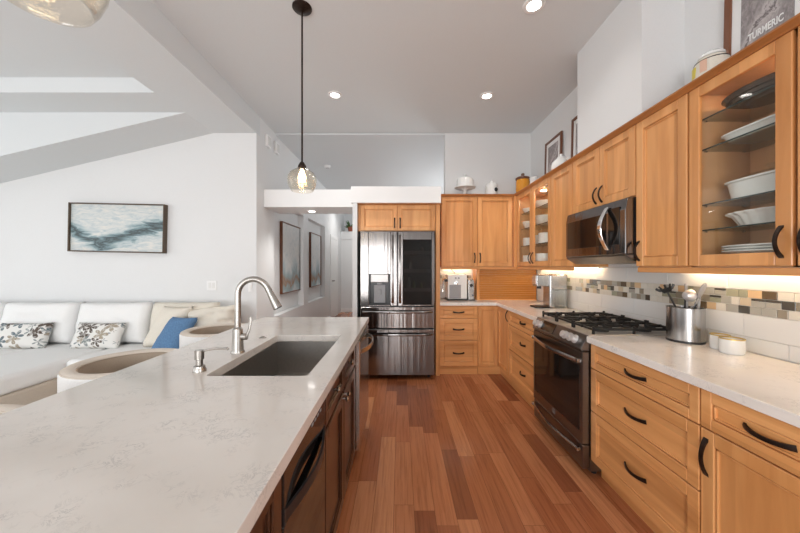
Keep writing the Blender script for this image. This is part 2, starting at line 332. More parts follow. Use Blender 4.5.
# ------------------------------------------------------------------ the setting
XR, XL, YB, YL, HC = 1.87, -1.784, 4.45, 3.866, 3.28      # right wall, beam/hall wall, kitchen back wall, living wall, ceiling
CT = .92
struct('floor', BOX(-7, 2.1, -3.2, 10.1, -.1, 0), M['floor'])
struct('floor_living_added', BOX(-6.6, -2.3, -3.0, 3.85, .0005, .012), M['bounce_carpet'])  # invented pale covering, out of view, added to cut the red floor's bounce
struct('ceiling', BOX(XL, XR+.15, -3.2, 10.1, HC, HC+.12), M['ceil'])
struct('ceiling_hall', BOX(XL, .642, YB, YB+.125, 3.262, HC).box(XL, 1.72, YB+.125, 10, 3.262, HC), M['ceil'])
struct('ceiling_living', BOX(-7, -2.343, -3.2, 2.966, 3.177, 3.28), M['ceil'])
struct('wall_right', BOX(XR, XR+.15, -.5, YB+.12, 0, HC).box(XR, XR+.15, -3.2, -2.7, 0, HC).box(XR, XR+.15, -2.7, -.5, 0, .9).box(XR, XR+.15, -2.7, -.5, 2.5, HC), M['wall'])
struct('wall_chase', BOX(1.589, XR, 2.045, 2.785, 2.30, HC), M['wall'])
struct('wall_back', BOX(-.52, XR, YB, YB+.12, 0, 2.36).box(.643, XR, YB, YB+.12, 2.36, HC), M['wall'])
struct('wall_loft', BOX(1.72, 1.84, YB+.12, 10, 0, 1.0).box(1.72, 1.84, YB+.12, 10, 3.0, HC).box(1.72, 1.84, YB+.12, 5.6, 1.0, 3.0).box(1.72, 1.84, 8.8, 10, 1.0, 3.0), M['wall'])
struct('wall_living', BOX(-7, XL-.22, YL, YL+.12, 0, 3.1).box(XL-.22, XL, YL, YL+.10, 0, 3.034), M['wall'])
struct('trim_1', BOX(-2.343, XL, -3.2, YL+.1, 3.034, HC+.1), M['ceil'])             # the header beam between kitchen and living room
struct('trim_2', BOX(-7, -2.343, 2.965, 3.35, 3.034, 3.28), M['ceil'])              # cross beam
zs = lambda x: 3.09+.236*(x+2.076)
struct('ceiling_soffit', MB().prism([(-7, zs(-7)), (-2.32, zs(-2.32)), (-2.32, 3.28), (-7, 3.28)], 3.35, YL+.1, 'Y'), M['ceil'])
# hall wall with its two picture niches
n1, n2, nz0, nz1 = (4.40, 5.764), (6.05, 7.40), .66, 2.32
hw = MB().box(XL-.22, XL-.106, YL+.1, 10, 0, HC)
for y0, y1, z0, z1 in ((YL+.1, 10, 0, nz0), (YL+.1, 10, nz1, HC), (YL+.1, n1[0], nz0, nz1), (n1[1], n2[0], nz0, nz1), (n2[1], 10, nz0, nz1)):
    hw.box(XL-.106, XL, y0, y1, z0, z1)
struct('wall_hall', hw, M['wall'])
struct('wall_partition', BOX(-.588, -.53, 3.85, 9.4, 0, 2.16), M['wall'])
struct('wall_header', BOX(XL, -.53, 4.08, 4.60, 2.155, 2.385), M['trim'])
struct('wall_soffit', BOX(-.607, .507, 3.85, YB, 2.165, 2.367), M['trim'])
struct('wall_end', BOX(XL-.1, 1.72, 9.4, 9.52, 0, 2.2).box(XL-.1, 1.72, 9.36, 10.1, 2.2, 2.43), M['wall'])
struct('wall_far', BOX(XL-.2, 1.9, 10, 10.15, 0, HC), M['wall'])
struct('baseboard_hall', BOX(XL, -.588, 9.38, 9.4, 0, .12).box(XL, XL+.015, YL+.1, 7.9, 0, .12), M['trim'])
struct('baseboard_living', BOX(-6.6, XL-.01, YL-.015, YL, 0, .12), M['trim'])
d1 = struct('door_1', BOX(XL, XL+.02, 7.93, 8.03, 0, 2.1, .004).box(XL, XL+.02, 8.75, 8.85, 0, 2.1, .004).box(XL, XL+.02, 7.93, 8.85, 2.1, 2.2, .004).box(XL, XL+.012, 8.03, 8.75, .01, 2.1), M['trim'])
MB().tube([(XL+.012, 8.1, 1.0), (XL+.06, 8.1, 1.0), (XL+.06, 8.2, 1.0)], .012).build('door_handle', M['bronze'], None)
bpy.data.objects['door_handle'].parent = d1; bpy.data.objects['door_handle'].location -= d1.location
# outer walls behind and beside the camera, with glazed openings that let the daylight in
struct('wall_rear', BOX(-7, -6.4, -3.2, -3.05, 0, 3.28).box(-2.8, -2.2, -3.2, -3.05, 0, 3.28).box(-.05, XR, -3.2, -3.05, 0, 3.28).box(-7, XR, -3.2, -3.05, 2.75, 3.28).box(-2.2, -.05, -3.2, -3.05, 2.08, 2.75), M['wall'])
struct('wall_left', BOX(-6.75, -6.6, -3.05, -1.3, 0, 3.2).box(-6.75, -6.6, 2.9, YL, 0, 3.2).box(-6.75, -6.6, -1.3, 2.9, 0, .45).box(-6.75, -6.6, -1.3, 2.9, 2.75, 3.2), M['wall'])
for i, (x0, x1, k) in enumerate(((-2.2, -.05, 2), (-6.4, -2.8, 3))):
    w = MB(); zt = 2.08 if i == 0 else 2.75
    for j in range(k+1): xx = x0+(x1-x0)*j/k; w.box(xx-.04, xx+.04, -3.17, -3.08, 0, zt)
    for z in (.04, zt*.62, zt-.04): w.box(x0, x1, -3.16, -3.09, z-.035, z+.035)
    struct('window_%d' % (i+1), w, M['trim'])
w = MB()
for j in range(4): yy = -1.3+4.2*j/3; w.box(-6.72, -6.63, yy-.04, yy+.04, .45, 2.75)
for z in (.48, 2.71): w.box(-6.71, -6.64, -1.3, 2.9, z-.035, z+.035)
struct('window_3', w, M['trim'])
w = MB()
for yy in (-2.68, -1.6, -.52): w.box(XR+.03, XR+.12, yy-.03, yy+.03, .9, 2.5)
for z in (.93, 2.47): w.box(XR+.03, XR+.12, -2.7, -.5, z-.03, z+.03)
struct('window_4', w, M['trim'])  # unseen window beside the camera, put in to let more light reach the kitchen

# backsplash: white tiles with a three-row mosaic band, right wall then back wall
def tiles(mb, u0, u1, put):
    """put(a0,a1,z0,z1,mi) places one tile on the wall"""
    rng = random.Random(3)
    for k, (z0, z1, off) in enumerate(((CT+.002, .998, .0), (1.0, 1.119, .2), (1.2505, 1.366, .12))):
        a = u0-off
        while a < u1:
            put(max(a, u0)+.0012, min(a+.396, u1)-.0012, z0+.001, z1-.001, 0); a += .396
    for r in range(3):
        z0 = 1.1205+r*.0432; a = u0-rng.random()*.08
        while a < u1:
            w = rng.choice((.044, .055, .066)); pick = rng.choice((1, 1, 1, 1, 2, 3, 4, 4, 5, 5, 6, 7, 8, 8, 1, 1))
            if min(a+w, u1)-max(a, u0) > .008:
                if pick in (4, 8) and rng.random() < .4:
                    put(max(a, u0)+.001, min(a+w, u1)-.001, z0+.001, z0+.028, pick); put(max(a, u0)+.001, min(a+w, u1)-.001, z0+.030, z0+.0415, 7)
                else: put(max(a, u0)+.001, min(a+w, u1)-.001, z0+.001, z0+.0415, pick)
            a += w
mats = [M['tile']]+MOSAIC+[M['grout']]
sp = BOX(XR-.004, XR, .3, YB, CT, 1.368, 0, 1, 9)
tiles(sp, .3, YB-.01, lambda a0, a1, z0, z1, mi: sp.box(XR-.010, XR-.003, a0, a1, z0, z1, .0012, 1, mi))
struct('wall_right_backsplash', sp, mats)
sp2 = BOX(.52, XR-.01, YB-.004, YB, CT, 1.368, 0, 1, 9)
tiles(sp2, .52, XR-.012, lambda a0, a1, z0, z1, mi: sp2.box(a0, a1, YB-.010, YB-.003, z0, z1, .0012, 1, mi))
struct('wall_back_backsplash', sp2, mats)

# ------------------------------------------------------------------ cabinet building blocks
# a unit is built facing local -Y, its box front on y = 0, centred on x = 0, standing on z = 0 of its Empty
HORIZ = Matrix.Identity(4)
def pull(parent, c, length, vertical, y, mat='bronze', out=.025, wid=.015, sag=.006, name='handle'):
    """bowed bar pull whose two feet touch the front at y"""
    pts, n, sc_ = [], 14, []
    for i in range(n+1):
        u = -1+2*i/n; b = math.cos(u*PI/2)**.75 if abs(u) < 1 else 0
        pts.append((c[0]+(0 if vertical else u*length/2), y+.002-out*b, c[1]+(u*length/2 if vertical else -sag*b+sag*.5)))
        sc_.append(1.0+.35*abs(u)**3)
    up = (1, 0, 0) if vertical else (0, 0, 1)
    p = [(-.003, -wid/2), (.003, -wid/2), (.0045, 0), (.003, wid/2), (-.003, wid/2)]
    return MB().sweep(pts, p, up, sc_).build(name, M[mat], parent)
def front(parent, name, x0, x1, z0, z1, mat, rail=.055, th=.02, glass=False, flatp=False, y=0):
    """framed cabinet front: four rails with an eased edge round a recessed panel (or a pane)"""
    g = .0018; x0 += g; x1 -= g; z0 += g; z1 -= g; b = MB(); f = y-th
    b.box(x0, x0+rail, f, y, z0, z1, .003).box(x1-rail, x1, f, y, z0, z1, .003)
    b.box(x0+rail, x1-rail, f, y, z0, z0+rail, .003).box(x0+rail, x1-rail, f, y, z1-rail, z1, .003)
    if not glass:
        b.box(x0+rail-.002, x1-rail+.002, f+.013, y-.001, z0+rail-.002, z1-rail+.002)
        q = .0028; rail += q; e = .0085                                                   # bead round the panel
        for a0, a1, c0, c1 in ((x0+rail, x0+rail+e, z0+rail, z1-rail), (x1-rail-e, x1-rail, z0+rail, z1-rail), (x0+rail, x1-rail, z0+rail, z0+rail+e), (x0+rail, x1-rail, z1-rail-e, z1-rail)):
            b.box(a0, a1, f+.005, y-.003, c0, c1, .0025)
        rail -= q
    o = b.build(name, M[mat], parent, recenter=False)
    if glass: BOX(x0+rail-.004, x1-rail+.004, f+.009, f+.012, z0+rail-.004, z1-rail+.004).build('pane', M['glass'], o, 0, label='clear glass pane', recenter=False)
    return o
def base_unit(label, loc, rotz, w, d, kind, mat='maple', group=None, drawers=(), doors=(), toe_in=.05, toe_mat=None, plen=.15):
    t = thing('base_cabinet', label, 'cabinet', loc, rotz, group); h = w/2
    BOX(-h, h, .001, d, .10, CT-.042).build('body', M[mat+'_v' if mat == 'maple' else mat], t, recenter=False)
    BOX(-h+.001, h-.001, toe_in, d, 0, .10).build('toe_kick', M[toe_mat or (mat+'_x' if mat == 'maple' else mat)], t, recenter=False)
    for x0, x1, z0, z1, hd in drawers:
        o = front(t, 'drawer', x0, x1, z0, z1, mat+'_x' if mat == 'maple' else mat, .045 if z1-z0 < .2 else .055)
        if hd == 'knob': knob(o, (x0+x1)/2, (z0+z1)/2)
        else: pull(o, ((x0+x1)/2, (z0+z1)/2), plen, False, -.009)
    for x0, x1, z0, z1, hx, hz, vert in doors:
        o = front(t, 'door', x0, x1, z0, z1, mat+'_v' if mat == 'maple' else mat)
        if vert == 'knob': knob(o, hx, hz, -.02)
        elif vert: pull(o, (hx, hz), .15, True, -.019)
    return t
def knob(parent, x, z, y=-.009):
    MB().lathe([(0, 0), (.006, 0), (.005, .012), (.013, .018), (.015, .025), (.010, .031), (0, .032)], (x, y, z), 16, axis='-Y').build('knob', M['nickel'], parent)
def stack(w): h = w/2; return [(-h, h, .715, .872, 1), (-h, h, .438, .713, 1), (-h, h, .112, .436, 1)]
RX = 1.265                                                          # box fronts of the right run
R90 = -PI/2
# ------------------------------------------------------------------ base cabinets
base_unit('maple three-drawer base cabinet between the range and the nearest cabinet', (RX, 1.663, 0), R90, .738, .60, 'd', drawers=stack(.738))
base_unit('nearest maple base cabinet with one drawer over a door, under the countertop', (RX, 1.06, 0), R90, .462, .60, 'd',
          drawers=[(-.231, .231, .715, .872, 1)], doors=[(-.231, .231, .112, .713, -.205, .60, True)])
base_unit('maple three-drawer base cabinet between the range and the corner', (RX, 3.18, 0), R90, .776, .60, 'd', drawers=stack(.776), plen=.13, toe_in=.02)
base_unit('maple three-drawer base cabinet right beside the refrigerator', (.745, 3.965, 0), 0, .484, .48, 'd', drawers=stack(.484), toe_in=.006, plen=.14)
# corner unit with its hinged pair of doors, L-shaped
t = thing('corner_cabinet', 'maple corner base cabinet with folding doors below the tambour garage', 'cabinet', (1.13, 3.965, 0))
BOX(-.141, .73, .001, .48, .10, CT-.042).box(.136, .73, -.395, .001, .10, CT-.042).build('body', M['maple_v'], t, recenter=False)
BOX(-.140, .73, .006, .48, 0, .10).box(.155, .73, -.395, .006, 0, .10).build('toe_kick', M['maple_x'], t, recenter=False)
front(t, 'door', -.139, .113, .112, .872, 'maple_v', .045)
o = front(t, 'door', -.195, .195, .112, .872, 'maple_v', .045); o.rotation_euler = (0, 0, R90); o.location = (.135, -.197, 0)
pull(o, (.165, .80), .13, True, -.019)
# ------------------------------------------------------------------ countertops
MB().prism([(1.22, .60), (XR-.012, .60), (XR-.012, 2.036), (1.22, 2.036)], CT-.04, CT, 'Z', .004, 2).build('countertop', M['counter'], label='pale quartz countertop on the near side of the range', cat='countertop')
MB().prism([(.505, 3.925), (1.22, 3.925), (1.22, 2.787), (XR-.012, 2.787), (XR-.012, YB-.012), (.505, YB-.012)], CT-.04, CT, 'Z', .004, 2).build('countertop', M['counter'], label='L-shaped pale quartz countertop turning the back corner', cat='countertop')
# island slab with the sink cut-out
IX0, IX1, IY0, IY1 = -1.232, -.279, .02, 2.80
SX0, SX1, SY0, SY1 = -.812, -.388, 1.296, 2.06
b = bmesh.new(); xs, ys = (IX0, SX0, SX1, IX1), (IY0, SY0, SY1, IY1)
V = [[b.verts.new((x, y, CT)) for y in ys] for x in xs]
fs = [b.faces.new((V[i][j], V[i+1][j], V[i+1][j+1], V[i][j+1])) for i in range(3) for j in range(3) if (i, j) != (1, 1)]
ex = bmesh.ops.extrude_face_region(b, geom=fs)
for v in [g for g in ex['geom'] if isinstance(g, bmesh.types.BMVert)]: v.co.z -= .042
bmesh.ops.recalc_face_normals(b, faces=b.faces[:])
vert = [e for e in b.edges if abs(e.verts[0].co.z-e.verts[1].co.z) > .01]
corner = [e for e in vert if abs(e.verts[0].co.x-IX0) < .01 and abs(e.verts[0].co.y-IY1) < .01]
inner = [e for e in vert if IX0+.1 < e.verts[0].co.x < IX1-.01 and IY0+.1 < e.verts[0].co.y < IY1-.1]
bmesh.ops.bevel(b, geom=corner, offset=.05, segments=6, profile=.5, affect='EDGES')
bmesh.ops.bevel(b, geom=[e for e in inner if e.is_valid], offset=.018, segments=4, profile=.5, affect='EDGES')
ed = [e for e in b.edges if len(e.link_faces) == 2 and e.calc_face_angle(0) > 1.2]
bmesh.ops.bevel(b, geom=ed, offset=.003, segments=2, profile=.5, affect='EDGES')
m = MB(); m._merge(b); m.build('island_countertop', M['quartz'], label='large pale quartz island countertop with a sink cut-out', cat='countertop')
# ------------------------------------------------------------------ island
L90 = PI/2; FX = -.322
def island(label, y0, y1, **k): return base_unit(label, (FX, (y0+y1)/2, 0), L90, y1-y0-.002, .66, 'i', mat='espresso', toe_mat='black', **k)
island('dark espresso island cabinet at the near end, before the dishwasher', .10, .798, doors=[(-.348, .348, .112, .872, .30, .70, 0)])
w = .845; h = w/2
island('dark espresso island sink cabinet with nickel knobs, right of the dishwasher', 1.253, 2.10,
       drawers=[(-h+.01, -.004, .715, .872, 'knob'), (.004, h-.01, .715, .872, 'knob')], doors=[(-h+.01, -.004, .112, .70, -.03, .675, 'knob'), (.004, h-.01, .112, .70, .03, .675, 'knob')])
for o in list(bpy.data.objects):                                    # the sink bowl drops into this unit: its box is open on top
    if o.name.startswith('base_cabinet') and 'sink cabinet' in o.get('label', ''):
        for c in o.children:
            if c.name.startswith('body'):
                me = c.data; bb = MB().box(-h, h, .001, .02, .10, CT-.044).box(-h, h, .02, .66, .10, .12).box(-h, -h+.012, .02, .66, .12, CT-.044).box(h-.012, h, .02, .66, .12, CT-.044)
                bb.bm.to_mesh(me)
BOX(-1.0, -.992, .10, 2.74, 0, CT-.044).build('island_back_panel', M['espresso'], label='dark panel closing the stool side of the island', cat='panel')
# dishwasher
t = thing('dishwasher', 'black dishwasher with a bowed handle in the island', 'dishwasher', (FX, 1.025, 0), L90); h = .222
BOX(-h, h, .012, .60, .10, CT-.046).build('body', M['black'], t, recenter=False)
BOX(-h, h, .05, .60, 0, .10).build('toe_kick', M['black'], t, recenter=False)
dr = MB().box(-h, h, -.022, .012, .112, .70, .004).box(-h, h, .0, .012, .70, .74).build('door', M['blackglass'], t, recenter=False)
cp = BOX(-h, h, -.022, .012, .742, .872, .004).build('control_panel', M['blackglass'], t, recenter=False)
for i in range(4): BOX(.03+i*.035, .05+i*.035, -.0235, -.021, .83, .838).build('button', M['greyplastic'], cp, label='small grey button', recenter=False)
pts = [(-h+.006+(2*h-.012)*i/14, -.018-.034*math.sin(PI*i/14), .722) for i in range(15)]
MB().sweep(pts, [(-.004, -.016), (.004, -.016), (.004, .016), (-.004, .016)]).box(-h, -h+.014, -.024, 0, .70, .745, .002).box(h-.014, h, -.024, 0, .70, .745, .002).build('handle', M['black'], dr, recenter=False)
# undercounter stainless appliance at the far end of the island
t = thing('beverage_refrigerator', 'stainless undercounter refrigerator at the far end of the island', 'refrigerator', (FX, 2.40, 0), L90); h = .285
BOX(-h, h, .0, .60, .10, CT-.046).build('body', M['black'], t, recenter=False)
BOX(-h, h, .05, .60, 0, .10).build('toe_kick', M['black'], t, recenter=False)
dr = BOX(-h, h, -.05, -.002, .115, .866, .004).build('door', M['appsteel'], t, recenter=False)
pts = [(-h+.03+(2*h-.06)*i/16, -.049-.062*math.sin(PI*i/16)**.7, .79) for i in range(17)]
MB().sweep(pts, [(-.004, -.016), (.004, -.016), (.006, 0), (.004, .016), (-.004, .016)]).build('handle', M['appsteel'], dr)
BOX(-.99, -.322, 2.687, 2.74, 0, CT-.044).build('island_end_panel', M['espresso'], label='dark panel closing the far end of the island', cat='panel')
# sink
s_ = MB(); x0, x1, y0, y1, zt, zb_ = SX0-.004, SX1+.004, SY0-.004, SY1+.004, CT-.044, .67
for a in ((x0-.02, x0+.002, y0-.02, y1+.02, zb_, zt), (x1-.002, x1+.02, y0-.02, y1+.02, zb_, zt), (x0, x1, y0-.02, y0+.002, zb_, zt), (x0, x1, y1-.002, y1+.02, zb_, zt), (x0-.02, x1+.02, y0-.02, y1+.02, zb_-.012, zb_)): s_.box(*a)
t = thing('sink', 'undermount stainless sink set into the island countertop', 'sink', ((x0+x1)/2, (y0+y1)/2, zb_-.012))
def under(root, o): o.parent = root; o.location -= root.location; return o
under(t, s_.build('basin', M['sinksteel'], ang=0)); under(t, MB().lathe([(0, .002), (.02, .002), (.045, .004), (.048, 0)], ((x0+x1)/2, (y0+y1)/2, zb_), 24).build('drain', M['chrome']))
# ------------------------------------------------------------------ gas range
t = thing('gas_range', 'slide-in gas range in dark stainless between the maple drawer cabinets', 'range', (RX, 2.411, 0), R90); h = .371
BOX(-h, h, -.02, .585, .03, .895).build('body', M['rangesteel'], t, recenter=False)
for x in (-h+.04, h-.04):
    for y in (.03, .5): MB().cyl((x, y, 0), (x, y, .031), .018).build('foot', M['black'], t)
BOX(-h, h, -.035, .59, .895, .928, .004).build('cooktop', M['topsteel'], t, recenter=False)
MB().prism([(-.078, .822), (-.078, .836), (-.035, .925), (-.02, .925), (-.02, .822)], -h, h, 'X', .003).build('control_panel', M['rangesteel'], t, recenter=False)
nrm = Vector((0, -.089, .043)).normalized()                          # outward normal of the slanted panel
def on_panel(x, k): p = Vector((x, -.078+.043*k, .836+.089*k)); return p
for x in (-.325, -.262, .14, .205, .27):
    c = on_panel(x, .45); q = c+nrm*.030
    MB().cyl(c, c+nrm*.006, .031).cyl(c+nrm*.006, q, .027, .023).build('knob', M['knobsteel'], t)
c0, c1 = on_panel(-.12, .12), on_panel(-.12, .90)
MB().sweep([c0+nrm*.002, c1+nrm*.002], [(-.10, -.002), (.10, -.002), (.10, .002), (-.10, .002)], nrm).build('display', M['blackglass'], t)
d = MB().box(-h, h, -.072, -.021, .205, .815, .006)
d = d.build('oven_door', M['rangesteel'], t, recenter=False)
BOX(-h+.03, h-.03, -.0745, -.071, .285, .715, .001).build('window', M['blackglass'], d, recenter=False)
def bow(z, out, zz, parent, mat):
    pts = [(-h+.025+(2*h-.05)*i/18, -.071-out*(1-abs(-1+i/9)**1.25)-.012, z) for i in range(19)]
    MB().sweep(pts, [(-.006, -zz), (.004, -zz), (.008, 0), (.004, zz), (-.006, zz)]).box(-h+.015, -h+.035, -.095, -.070, z-zz, z+zz, .002).box(h-.035, h-.015, -.095, -.070, z-zz, z+zz, .002).build('handle', M[mat], parent)
bow(.752, .05, .014, d, 'steel')
e = MB().box(-.018, .018, -.0735, -.0725, .238, .242).box(-.018, .018, -.0735, -.0725, .27, .274).box(-.018, -.014, -.0735, -.0725, .242, .27).box(.014, .018, -.0735, -.0725, .242, .27).box(-.005, -.002, -.0735, -.0725, .248, .264).box(-.002, .008, -.0735, -.0725, .248, .251)
e.build('emblem', M['greyplastic'], d, label='small grey square emblem', recenter=False)
d = BOX(-h, h, -.066, -.021, .045, .20, .005).build('drawer', M['rangesteel'], t, recenter=False)
bow(.165, .04, .012, d, 'steel')
# cooktop: burners and three cast grates
BX = ((-.245, .13), (-.245, .42), (0, .275), (.245, .13), (.245, .42))
for i, (x, y) in enumerate(BX):
    r = .052 if i == 2 else .04
    MB().lathe([(0, 0), (r+.012, 0), (r+.012, .006), (r, .008), (r, .015), (r*.8, .017), (r*.8, .024), (r*.72, .026), (0, .027)], (x, y, .928), 24).build('burner', M['iron'], t)
for k in range(3):
    xc = -.245+.245*k; hw_ = .119; g = MB(); z0, z1 = .952, .968; y0, y1 = .005, .555
    for x in (xc-hw_, xc+hw_-.012): g.box(x, x+.012, y0, y1, z0, z1, .002)
    for y in (y0, y1-.012, (y0+y1)/2-.006): g.box(xc-hw_, xc+hw_, y, y+.012, z0, z1, .002)
    for y in (.13, .42) if k != 1 else (.16, .39):
        for dx in (-1, 1): g.box(min(xc+dx*.03, xc+dx*.115), max(xc+dx*.03, xc+dx*.115), y-.005, y+.005, z0, z1+.004, .002)
        for dy in (-1, 1): g.box(xc-.005, xc+.005, min(y+dy*.03, y+dy*.135), max(y+dy*.03, y+dy*.135), z0, z1+.004, .002)
    for y in (.13, .42) if k != 1 else (.16, .39):
        for dx in (-1, 1): g.box(xc+dx*.034-.006, xc+dx*.034+.006, y-.006, y+.006, z1-.004, z1+.014, .002)
        for dy in (-1, 1): g.box(xc-.006, xc+.006, y+dy*.034-.006, y+dy*.034+.006, z1-.004, z1+.014, .002)
    for x in (xc-hw_+.006, xc+hw_-.006):
        for y in (y0+.006, (y0+y1)/2, y1-.006): g.box(x-.006, x+.006, y-.007, y+.007, .928, z1+.012, .001)
    g.build('grate', M['iron'], t)
# ------------------------------------------------------------------ upper cabinets
UX = 1.565                                                           # box fronts of the right uppers
def upper(label, loc, rotz, w, d, z0, z1, doors, glass=False, shelves=(), group=None):
    t = thing('wall_cabinet', label, 'cabinet', (loc[0], loc[1], z0), rotz, group); h = w/2-.001; H = z1-z0
    if not glass: BOX(-h, h, .001, d, 0, H).build('body', M['maple_v'], t, recenter=False)
    else:
        k = .016
        BOX(-h, -h+k, .001, d, 0, H).box(h-k, h, .001, d, 0, H).box(-h, h, .001, d, 0, .053).box(-h, h, .001, d, H-.03, H).box(-h, h, d-.008, d, 0, H).build('body', M['maple_in'], t, recenter=False)
        for z in shelves:
            s = BOX(-h+k+.002, h-k-.002, .03, d-.012, z-z0-.006, z-z0).build('shelf', M['shelfglass'], t, 0, label='clear glass shelf', recenter=False)
            BOX(-h+k+.002, h-k-.002, .0275, .030, z-z0-.006, z-z0).build('shelf_edge', M['shelfedge'], s, 0, label='dark green polished shelf edge', recenter=False)
            for x in (-1, 1):
                for y in (.05, d-.05): MB().cyl((x*(h-k), y, z-z0-.010), (x*(h-k-.014), y, z-z0-.010), .004, n=10).build('shelf_pin', M['chrome'], s)
    for x0, x1, a, b_, hx, hz, fr in doors:
        o = front(t, 'door', x0, x1, a-z0, b_-z0, 'maple_v', .057, glass=glass)
        if hx is not None: pull(o, (hx, hz-z0), .13, True, -.018, out=.032, wid=.013)
    return t
def rightup(label, ya, yb, z0, z1, nd, hx, hz, **k):
    w = yb-ya; h = w/2; ds = []
    for i in range(nd): ds.append((-h+i*w/nd+.002, -h+(i+1)*w/nd-.002, z0+.004, z1-.004, hx[i], hz, 0))
    return upper(label, (UX, (ya+yb)/2), R90, w, XR-UX-.002, z0, z1, ds, **k)
UZ0, UZ1 = 1.372, 2.314
rightup('maple wall cabinet at the right edge, next past the glass-door one', .78, 1.214, UZ0, UZ1, 1, [-.185], 1.475)
gc = rightup('near maple wall cabinet with one glass door showing white dishes', 1.222, 1.668, UZ0, UZ1, 1, [.185], 1.475, glass=True, shelves=(2.149, 1.989, 1.70, 1.567))
rightup('tall plain maple wall cabinet between the microwave and the near glass door', 1.672, 2.04, UZ0, UZ1, 1, [-.155], 1.475)
rightup('maple wall cabinet with two short doors above the microwave', 2.044, 2.784, 1.838, UZ1, 2, [-.035, .035], 1.93)
rightup('narrow plain maple wall cabinet left of the microwave', 2.788, 3.185, UZ0, UZ1, 1, [None], 0)
rightup('far maple wall cabinet with two narrow glass doors by the corner', 3.19, 4.11, UZ0, UZ1, 2, [-.035, .035], 1.475, glass=True, shelves=(2.06, 1.86, 1.64))
upper('maple two-door wall cabinet on the back wall, right of the refrigerator', (1.03, 4.17), 0, .965, YB-4.17-.002, UZ0, UZ1, [(-.478, .002, UZ0+.004, UZ1-.004, -.035, 1.49, 0), (.006, .465, UZ0+.004, UZ1-.004, .038, 1.49, 0)])
BOX(1.514, 1.564, 4.125, 4.17, UZ0, UZ1).build('corner_filler', M['maple_v'], label='maple filler strip where the wall cabinets meet', cat='filler strip')
# cabinet over the refrigerator and its tall side panel
t = thing('wall_cabinet', 'maple two-door cabinet above the refrigerator', 'cabinet', (-.033, 3.93, 1.822))
BOX(-.495, .478, .001, .51, 0, .335).build('body', M['maple_v'], t, recenter=False)
for x0, x1, hx in ((-.465, -.002, -.035), (.002, .478, .035)):
    o = front(t, 'door', x0, x1, .004, .325, 'maple_v', .05); pull(o, (hx, .10), .13, True, -.018)
BOX(.448, .502, 3.905, YB, 0, 2.157, .003).build('side_panel', M['maple_v'], label='tall maple panel on the right of the refrigerator', cat='panel')
# crown and light rail
def cprof(s=1): return [(0, 0), (-.012*s, .0), (-.016*s, .008), (-.030*s, .018), (-.034*s, .022), (-.034*s, .030), (0, .030)]
MB().prism([(UX-.018+a, UZ1-.008+z) for a, z in cprof()], .78, 4.132, 'Y').build('trim_3', M['maple_trim'], kind='structure')
MB().prism([(4.152+a, UZ1-.008+z) for a, z in cprof()], .545, 1.545, 'X').build('trim_4', M['maple_trim'], kind='structure')
BOX(UX, XR-.002, .78, 4.44, UZ1+.001, UZ1+.012).box(.55, UX, 4.17, YB-.002, UZ1+.001, UZ1+.012).build('trim_7', M['maple_trim'], kind='structure')
MB().prism([(3.915+a*.6, 2.150+z*.6) for a, z in cprof()], -.545, .535, 'X').build('trim_5', M['maple_trim'], kind='structure')
lr = BOX(UX-.016, UX+.006, .78, 2.03, 1.338, 1.371, .003).box(UX-.016, UX+.006, 2.80, 4.13, 1.338, 1.371, .003).box(.545, 1.56, 4.154, 4.176, 1.338, 1.371, .003)
lr.build('trim_6', M['maple_x'], kind='structure')
# under-cabinet light bars
def ubar(label, x0, x1, y0, y1):
    t = thing('under_cabinet_light', label, 'light', ((x0+x1)/2, (y0+y1)/2, 1.352), 0, 'under-cabinet light bars')
    hx, hy = (x1-x0)/2, (y1-y0)/2
    BOX(-hx, hx, -hy, hy, .008, .020).build('housing', M['trim'], t, recenter=False); BOX(-hx+.004, hx-.004, -hy+.004, hy-.004, .002, .008).build('diffuser', M['warmstrip'], t, recenter=False)
ubar('light bar under the near wall cabinets, above the utensil crock', XR-.075, XR-.045, .85, 2.0)
ubar('light bar under the far right wall cabinets, above the coffee machine', XR-.075, XR-.045, 2.85, 4.1)
ubar('light bar under the back wall cabinet, above the espresso machine', .60, 1.00, YB-.075, YB-.045)
ubar('light bar under the back wall cabinet, above the tambour garage', 1.10, 1.45, 4.215, 4.235)
# ------------------------------------------------------------------ microwave over the range
t = thing('microwave', 'over-the-range stainless microwave with a bowed handle', 'microwave', (1.52, 2.4145, 1.395), R90); h = .367
BOX(-h, h, .022, .345, .035, .438).build('body', M['black'], t, recenter=False)
MB().prism([(-.032, .06), (-.032, .05), (.05, .0), (.345, .0), (.345, .06)], -h, h, 'X', .002).build('vent_base', M['rangesteel'], t, recenter=False)
d = MB().prism([(-.036, .062), (-.036, .36), (-.022, .436), (.02, .436), (.02, .062)], -h, h, 'X', .004).build('door', M['blacksteel'], t, recenter=False)
BOX(-h+.03, .175, -.0385, -.034, .13, .36, .001).build('window', M['blackglass'], d, recenter=False)
BOX(.20, .315, -.0385, -.034, .13, .385, .001).build('control_panel', M['blackglass'], d, recenter=False)
pts = [(.185+.012*math.sin(PI*i/16), -.038-.062*math.sin(PI*i/16), .10+.30*i/16) for i in range(17)]
MB().sweep(pts, [(-.017, -.004), (.017, -.004), (.019, 0), (.017, .004), (-.017, .004), (-.019, 0)], (0, 1, 0)).build('handle', M['chrome'], d)
